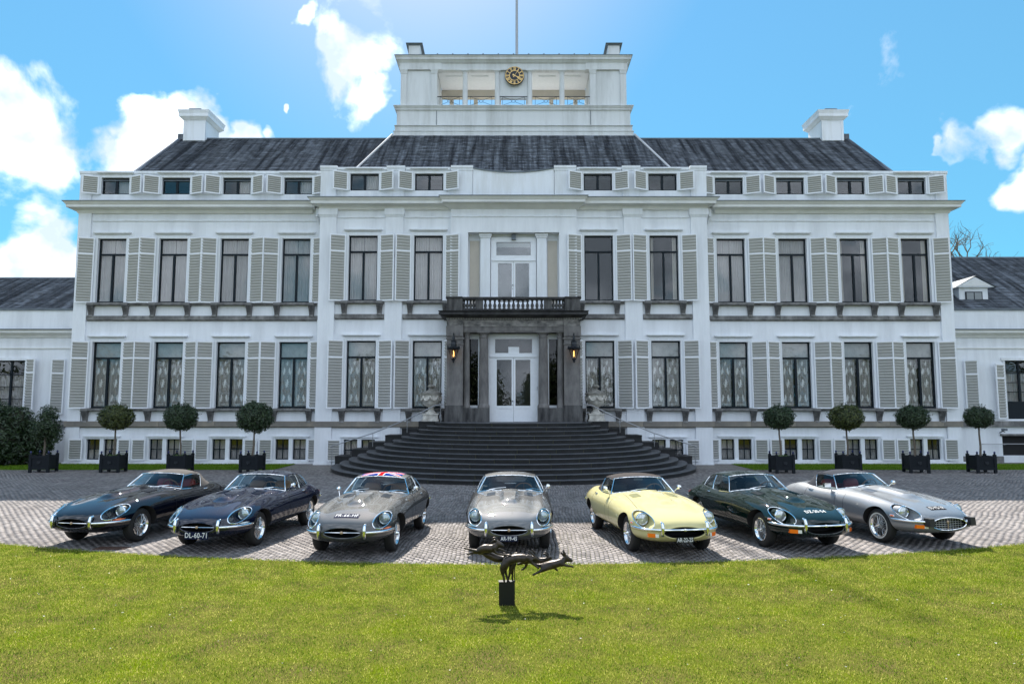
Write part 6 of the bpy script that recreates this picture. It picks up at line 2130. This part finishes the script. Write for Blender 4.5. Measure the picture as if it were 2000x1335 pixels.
def planter_meshes():
    w = .50; mb = MB()
    M = {}
    mb.box(-w, w, -w, w, .16, .70); M['box_body'] = mb.mesh('planter_box', M_planter)
    mb = MB()
    for s in (-1, 1):
        mb.box(-w + .06, w - .06, s * w - .02 * (1 if s < 0 else -1) - .02, s * w + .04 * s, .20, .26) if False else None
    for (a, b, c, d) in ((-w + .1, w - .1, -w - .03, -w + .0), (-w + .1, w - .1, w, w + .03), (-w - .03, -w, -w + .1, w - .1), (w, w + .03, -w + .1, w - .1)):
        mb.box(a, b, c, d, .14, .24); mb.box(a, b, c, d, .62, .74)
    mb.box(-w, w, -w, -w + .05, .70, .74); mb.box(-w, w, w - .05, w, .70, .74)
    M['rail'] = mb.mesh('planter_rail', M_planter)
    mb = MB(); mb.box(-.07, .07, -.07, .07, 0, .80); mb.lathe([(.075, .80), (.04, .83), (.03, .85)], n=8); M['post'] = mb.mesh('post', M_planter)
    mb = MB(); mb.lathe([(.0, -.01), (.045, .015), (.058, .05), (.045, .085), (.0, .11)], n=10); M['ball'] = mb.mesh('finial', M_bluecap, smooth=True, sharp=80)
    mb = MB(); mb.box(-w + .03, w - .03, -w + .03, w - .03, .60, .66); M['soil'] = mb.mesh('soil', mat('planter_soil', (.03, .022, .015), .95))
    mb = MB(); mb.box(-.10, .10, -w - .045, -w - .03, .40, .50); mb.tube([(-.05, -w - .06, .42), (0, -w - .07, .38), (.05, -w - .06, .42)], .01, 5); M['plate'] = mb.mesh('handle_plate', M_black_metal)
    return M


PM = planter_meshes()
weeds = leaf_cloud('weeds', [(0, 0, .70, .4, .4, .10)], 350, .05, leaf_mat('weed_leaf', (.05, .11, .02), (.12, .2, .04)), 31, shell=1)
spots = [(-20.28, 31.3, 'L0'), (-17.26, 31.3, 'L1'), (-14.38, 31.3, 'L2'), (-11.24, 31.2, 'L3'),
         (11.42, 30.9, 'R0'), (14.45, 31.3, 'R1'), (17.2, 31.0, 'R2'), (20.0, 31.0, 'R3')]
plab = ['black wooden planter box with blue finials beside the rhododendrons at far left', 'black planter box second from the left, weeds sprouting from its soil',
        'black planter box third from the left, behind the beige soft top of the navy roadster', 'black planter box just left of the entrance steps, behind the dark blue coupe',
        'black planter box just right of the entrance steps, behind the green coupe', 'black planter box right of the steps, mostly hidden behind the silver roadster',
        'black planter box second from the right, on the paving by the grass strip', 'black planter box with blue finials in front of the right wing']
tlab = ['loose dark conical bush on a thin stem at far left, in front of the rhododendrons', 'clipped ball tree with yellowish flecks on its right side, leftmost of the round ones',
        'clipped dark ball tree with a few stray twigs on top, third tree from the left', 'clipped ball tree nearest the steps on their left, white wall glinting through its crown',
        'clipped ball tree nearest the steps on their right', 'clipped bright olive green ball tree, second right of the steps', 'clipped dark ball tree in front of the last basement windows at right',
        'small clipped ball tree in front of the right wing']
Rp = random.Random(11)
for i, (x, y, k) in enumerate(spots):
    p = empty('planter', (x, y, 0), radians([6, 4, -2, -5, 3, -1, -7, -3][i])); p.scale = (.76, .76, .97); tag(p, plab[i], 'planter', 'black planter boxes along the facade')
    inst('planter_box', PM['box_body'], p); inst('planter_rail', PM['rail'], p); inst('soil', PM['soil'], p); inst('handle_plate', PM['plate'], p)
    for sx in (-1, 1):
        for sy in (-1, 1):
            po = inst('post', PM['post'], p, (sx * .47, sy * .47, 0)); inst('finial', PM['ball'], po, (0, 0, .84))
    if i in (1, 2, 4): inst('weeds', weeds, p)
    t = empty('topiary_tree', (x, y, .62)); tag(t, tlab[i], 'tree', 'potted trees along the facade')
    cz = 1.72; lean = Rp.uniform(-.08, .08) + (-.12 if i == 4 else 0)
    mb = MB(); mb.tube([(-.02, 0, 0), (lean * .4 + .01, 0, .5), (lean * .8 - .01, .01, 1.0), (lean, 0, 1.55)], [.05, .042, .036, .032], 8); mb.local('trunk', M_bark, t, smooth=True)
    if i == 0:
        bl = [(0, 0, 1.35, .62, .6, .6), (.05, 0, 1.85, .42, .4, .42), (-.25, 0, 1.1, .4, .4, .4), (.3, .1, 1.0, .38, .38, .4)]
        inst('crown', leaf_cloud('crown', bl, 4200, .055, M_leafD, 21, .7), t)
    else:
        c = inst('crown', crown_meshes[(0, 0, 1, 2, 1, 3, 2, 1)[i]], t, (lean, 0, cz), (0, 0, Rp.uniform(0, 6)))
        sc = [1, .98, .98, 1.06, .90, 1.0, .92, .82][i]; c.scale = (sc, sc, sc * [1, 1, 1.05, 1.12, 1, .98, .98, 1][i])
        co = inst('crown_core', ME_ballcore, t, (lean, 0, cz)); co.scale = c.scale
        mb = MB(); nt_ = 26
        for j in range(nt_):
            a = Rp.uniform(0, 2 * pi); e = Rp.uniform(.1, 1.4); d = Vector((cos(a) * cos(e) * .72, sin(a) * cos(e) * .72, sin(e) * .58)) * sc
            q0 = Vector((lean, 0, cz)) + d * .85; q1 = Vector((lean, 0, cz)) + d * Rp.uniform(1.05, 1.22)
            mb.tube([q0, q1], [.008, .003], 4)
            for u_ in range(3):
                s_ = q0.lerp(q1, .5 + .25 * u_); v_ = Vector((Rp.uniform(-1, 1), Rp.uniform(-1, 1), Rp.uniform(0, 1))).normalized() * .07; w_ = v_.cross(Vector((0, .3, 1))).normalized() * .02
                mb.add([s_, s_ + v_ * .5 + w_, s_ + v_, s_ + v_ * .5 - w_], [(0, 1, 2, 3)])
        tag(mb.local('shoots', M_leafD, t), kind='stuff')

# rhododendrons at the left edge
for (bl, n, lab, sd, base) in (
    ([(-24.6, 34.9, 1.3, 1.5, 1.2, 1.5), (-26.6, 34.7, 1.6, 1.6, 1.3, 1.7), (-23.4, 35.1, 1.0, .9, .8, 1.2), (-25.4, 34.4, .8, 1.6, 1.0, 1.0), (-28.3, 34.9, 1.5, 1.6, 1.3, 1.8), (-23.9, 34.7, 2.0, .8, .6, .9), (-22.9, 34.9, 1.3, .7, .6, .9), (-25.2, 34.6, 2.3, 1.1, .9, .9)], 36000,
     'dense dark rhododendron shrub against the left wing', 41, (-25.5, 34.9)),
    ([(26.3, 34.2, .5, .6, .6, .55), (27.2, 34.4, .7, .8, .7, .8)], 6000, 'small green shrub at the right edge beside the basement door', 43, (26.7, 34.3))):
    rt = empty('rhododendron', (base[0], base[1], 0)); tag(rt, lab, 'shrub')
    b2 = [(a - base[0], b - base[1], c, d, e, f) for a, b, c, d, e, f in bl]
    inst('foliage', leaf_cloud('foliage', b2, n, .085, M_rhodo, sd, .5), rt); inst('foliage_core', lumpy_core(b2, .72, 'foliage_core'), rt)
    mb = MB()
    for a, b, c, d, e, f in b2: mb.tube([(a * .7, b, 0), (a, b, c)], [.06, .03], 6)
    mb.local('stem', M_bark, rt)


# bare tree crowns behind the right wing
def bare_tree(x, y, h, seed, lab, spread=1.0, leaves=0):
    r = random.Random(seed); mb = MB(); segs = [0]
    def grow(p, d, ln, rad, lev):
        if lev > 6 or segs[0] > 2600: return
        k = 3; pts = [p]; q = p; dd = d
        for i in range(k):
            dd = (dd + Vector((r.gauss(0, .16), r.gauss(0, .16), r.gauss(0.03, .10)))).normalized(); q = q + dd * ln / k; pts.append(q)
        mb.tube(pts, [rad * (1 - .35 * i / k) for i in range(k + 1)], 5 if lev < 3 else 3, caps=False); segs[0] += 1
        n = 3 if lev < 5 else 2
        for i in range(n):
            a = r.uniform(0, 2 * pi); t = r.uniform(.4, 1.0) if i else 1.0; base = pts[int(t * k)]
            ax = dd.cross(Vector((cos(a), sin(a), .3))).normalized(); an = r.uniform(.35, .95) * spread
            nd = (dd * cos(an) + ax * sin(an)).normalized(); nd.z = nd.z * .8 + .12
            grow(base, nd.normalized(), ln * r.uniform(.62, .82), rad * .58, lev + 1)
    grow(Vector((0, 0, h * .33)), Vector((0, 0, 1)), h * .2, h * .016, 0)
    t = empty('bare_tree', (x, y, 0)); tag(t, lab, 'tree', None)
    mb.local('branches', M_bark, t)
    mb = MB(); mb.tube([(0, 0, -.1), (.1, 0, h * .15), (0, 0, h * .34)], [h * .028, h * .02, h * .016], 10); mb.local('trunk', M_bark, t, smooth=True)
    return t


bare_tree(38.5, 56, 21.5, 5, 'leafless tree with fine twigs rising over the right wing roof', 1.1)
bare_tree(37.5, 61, 19.5, 9, 'low leafless tree top peeping over the ridge of the right wing', 1.2)

# the park behind the viewer, seen only in reflections
def park():
    r = random.Random(2); bl = []
    for i in range(46):
        x = -110 + i * 5 + r.uniform(-2, 2)
        if abs(x) < 7: continue
        bl.append((x, -70 + r.uniform(-6, 6) - 8 * cos(x / 20), r.uniform(5, 8), r.uniform(3.5, 5), 4, r.uniform(5, 8)))
    for i in range(16):
        for sg in (-1, 1): bl.append((sg * (7.5 + r.uniform(-1, 2)), -78 - i * 9, r.uniform(6, 8), 4.5, 4.5, r.uniform(7, 10)))
    for i in range(9): bl.append((-32 + i * 8, -235, 5, 6, 4, 6))
    me = leaf_cloud('distant_park_trees', bl, 52000, .55, leaf_mat('park_leaf', (.02, .035, .012), (.06, .08, .03)), 51, .8)
    tag(inst('distant_park_trees', me), 'belt of park trees across the lawn, facing the palace', 'woodland', kind='stuff')


park()

# ================================================================== BRONZE HARES
def skin_mesh(name, verts, edges, radii, m, sub=2):
    me = bpy.data.meshes.new(name); me.from_pydata(verts, edges, []); me.update()
    o = bpy.data.objects.new(name + '_tmp', me); COL.objects.link(o)
    md = o.modifiers.new('skin', 'SKIN'); md.use_smooth_shade = True
    for i, v in enumerate(me.skin_vertices[0].data):
        v.radius = (radii[i][0], radii[i][1]) if isinstance(radii[i], tuple) else (radii[i], radii[i]); v.use_root = (i == 0)
    s = o.modifiers.new('sub', 'SUBSURF'); s.levels = sub; s.render_levels = sub
    dg = bpy.context.evaluated_depsgraph_get(); dg.update()
    out = bpy.data.meshes.new_from_object(o.evaluated_get(dg)); out.name = name
    out.materials.clear(); out.materials.append(m)
    out.polygons.foreach_set('use_smooth', [True] * len(out.polygons))
    bpy.data.objects.remove(o)
    return out


SX, SY = -0.09, 9.98
sc_ = empty('bronze_sculpture', (SX, SY, 0.03)); tag(sc_, 'dark bronze of running hares leaping over each other on a slim post in the lawn', 'sculpture')


def hare(body, head, ears, legs, y=0.0, k=1.0):
    """points in drawing units (x right, z up from the post foot, 1 unit = 1/146 m); body is rump -> chest"""
    u = 1 / 146.0
    V = []; E = []; R = []
    def pt(x, z, r, dy=0.0): V.append((x * u, y + dy, z * u)); R.append(r * u); return len(V) - 1
    ids = [pt(x, z, r * k) for x, z, r in body]
    for a, b in zip(ids[:-1], ids[1:]): E.append((a, b))
    prev = ids[-1]
    for x, z, r in head: i = pt(x, z, r * k); E.append((prev, i)); prev = i
    hd = ids[-1] + 2
    for (chain, at, dy) in legs:
        prev = ids[at]
        for j, (x, z, r) in enumerate(chain): i = pt(x, z, r * k, dy); E.append((prev, i)); prev = i
    for j, chain in enumerate(ears):
        prev = len(ids) + 1
        for n_, (x, z, r) in enumerate(chain): i = pt(x, z, r * k, (-.018 if j == 0 else .02)); E.append((prev, i)); prev = i
    me = skin_mesh('hare', V, E, R, M_bronze)
    return inst('hare', me, sc_)


# x measured from the post centre, z from its foot (drawing units)
# topmost hare, leaping right
hare([(-56, 110, 8.5), (-46, 111, 9.5), (-36, 109, 9), (-28, 110, 8.5), (-23, 112, 7)], [(-19, 117, 5), (-15, 119, 6.2), (-10, 116, 4.6), (-6, 113, 2.8)],
     [[(-20, 124, 1.9), (-24, 127, 2.6), (-28, 125, 2.2), (-33, 121, 1)], [(-19, 124, 1.8), (-22, 129, 2.6), (-27, 130, 2.0), (-31, 128, 1)]],
     [([(-58, 104, 5.5), (-66, 107, 3.0), (-74, 109, 2.2), (-80, 110, 1.8), (-86, 112, 1.4)], 0, -.03), ([(-57, 102, 5.5), (-64, 102, 3.2), (-73, 99, 2.4), (-81, 98, 1.7)], 0, .035),
      ([(-24, 103, 3.4), (-14, 100, 2.2), (-4, 98, 1.9), (10, 97, 1.6)], 4, -.03), ([(-21, 108, 3.2), (-12, 107, 2.1), (-5, 105, 1.7), (-1, 101, 1.4)], 4, .03)], y=-.02)
# linking hare lying underneath
hare([(-48, 101, 6), (-40, 96, 8), (-30, 92, 8.5), (-20, 87, 8.5), (-12, 84, 8)], [(-4, 88, 5), (2, 92, 5), (8, 94, 3)],
     [[(-2, 94, 1.6), (-6, 95, 2), (-10, 95, 1)], [(-1, 95, 1.6), (-4, 97, 1.8), (-8, 98, 1)]],
     [([(-52, 99, 4), (-58, 100, 2.4), (-66, 100, 1.8)], 0, .05), ([(-6, 82, 3), (6, 90, 2.4), (16, 96, 2), (22, 97, 1.6)], 4, .05)], y=.07)
# central hare standing on its hind legs, stretching right
hare([(-6, 78, 9), (-2, 86, 11), (10, 89, 9.5), (22, 92, 9), (34, 93, 8.5), (46, 91, 7)], [(52, 91, 5.4), (57, 91, 6), (62, 88, 4.2), (66, 86, 2.6)],
     [[(54, 97, 2), (51, 100, 2.8), (47, 104, 2.3), (42, 107, 1)], [(57, 98, 2), (55, 102, 2.5), (52, 105, 2), (50, 108, 1)]],
     [([(-10, 70, 6), (-8, 62, 3.0), (-6, 55, 2.4), (-5, 46, 2.2)], 0, -.03), ([(-4, 70, 5.5), (-3, 63, 2.8), (0, 55, 2.2), (2, 46, 2.0)], 0, .03),
      ([(48, 84, 3.4), (56, 78, 2.2), (64, 72, 1.8)], 5, -.03), ([(44, 86, 3), (36, 84, 2.2), (28, 80, 1.6)], 4, .04)], y=-.03)
# hare rearing inside the group, its legs on the post
hare([(14, 84, 8), (12, 78, 7.5), (10, 72, 6)], [(8, 68, 4.0), (7, 64, 3.0), (6, 61, 2.4)],
     [[(6, 62, 1.2), (5, 60, 1.2)], [(8, 60, 1.2), (9, 58, 1.2)]],
     [([(7, 66, 3), (5, 58, 2.2), (3, 50, 2), (2, 45, 2)], 2, -.02), ([(11, 66, 3), (11, 56, 2.0), (11, 45, 2)], 2, .03)], y=.03)
# rear right hare
hare([(34, 81, 5), (44, 84, 6.5), (56, 83, 7), (68, 81, 6)], [(77, 84, 4.2), (84, 87, 5), (91, 88, 3)],
     [[(82, 91, 1.8), (79, 95, 2.4), (76, 97, 2), (72, 97, 1)], [(84, 92, 1.8), (82, 96, 2.2), (78, 99, 1.8), (75, 99, 1)]],
     [([(28, 78, 3), (20, 76, 2)], 0, -.03), ([(40, 78, 4), (38, 70, 2.6), (33, 65, 2), (28, 63, 1.8)], 0, .04), ([(72, 77, 3), (80, 75, 2), (86, 73, 1.6)], 3, 0)], y=.10)
# front right hare
hare([(74, 76, 7.5), (84, 79, 8.5), (95, 80, 8.5), (106, 84, 7.5)], [(114, 89, 5), (120, 91, 5.8), (126, 88, 4.2), (130, 85, 2.6)],
     [[(116, 97, 1.9), (114, 101, 2.8), (112, 105, 2.4), (110, 108, 1)], [(114, 95, 1.8), (111, 98, 2.6), (108, 101, 2.2), (106, 103, 1)]],
     [([(70, 70, 5), (65, 67, 2.8), (58, 64, 2.2), (50, 60, 2.0)], 0, -.03), ([(68, 76, 4.5), (58, 78, 2.4), (50, 82, 1.8)], 0, .04),
      ([(112, 80, 3.2), (121, 78, 2.2), (132, 76, 1.7)], 3, -.03), ([(94, 72, 3), (98, 69, 2.1), (101, 66, 1.6)], 2, .03)], y=-.05)
mb = MB(); mb.box(-.108, .108, -.05, .05, 0, .31); mb.box(-.112, .112, -.055, .055, .31, .318)
mb.local('post', mat('black_steel_post', (.012, .014, .012), .45, metal=.4, var=.3), sc_)
mb = MB(); mb.tube([(.105, 0, .3), (.105, 0, .56)], .008, 6); mb.local('support_rod', M_bronze, sc_)

# drain cover in the paving near the lawn
mb = MB(); mb.box(-8.05, -7.45, 14.0, 14.26, -.01, .012)
for i in range(7): mb.box(-8.0 + i * .08, -7.96 + i * .08, 14.03, 14.23, .012, .018)
tag(mb.build('drain_cover', mat('rusty_iron', (.09, .045, .03), .8, var=.4, vscale=20)), 'rusty iron drain cover in the paving in front of the navy roadster', 'drain cover')
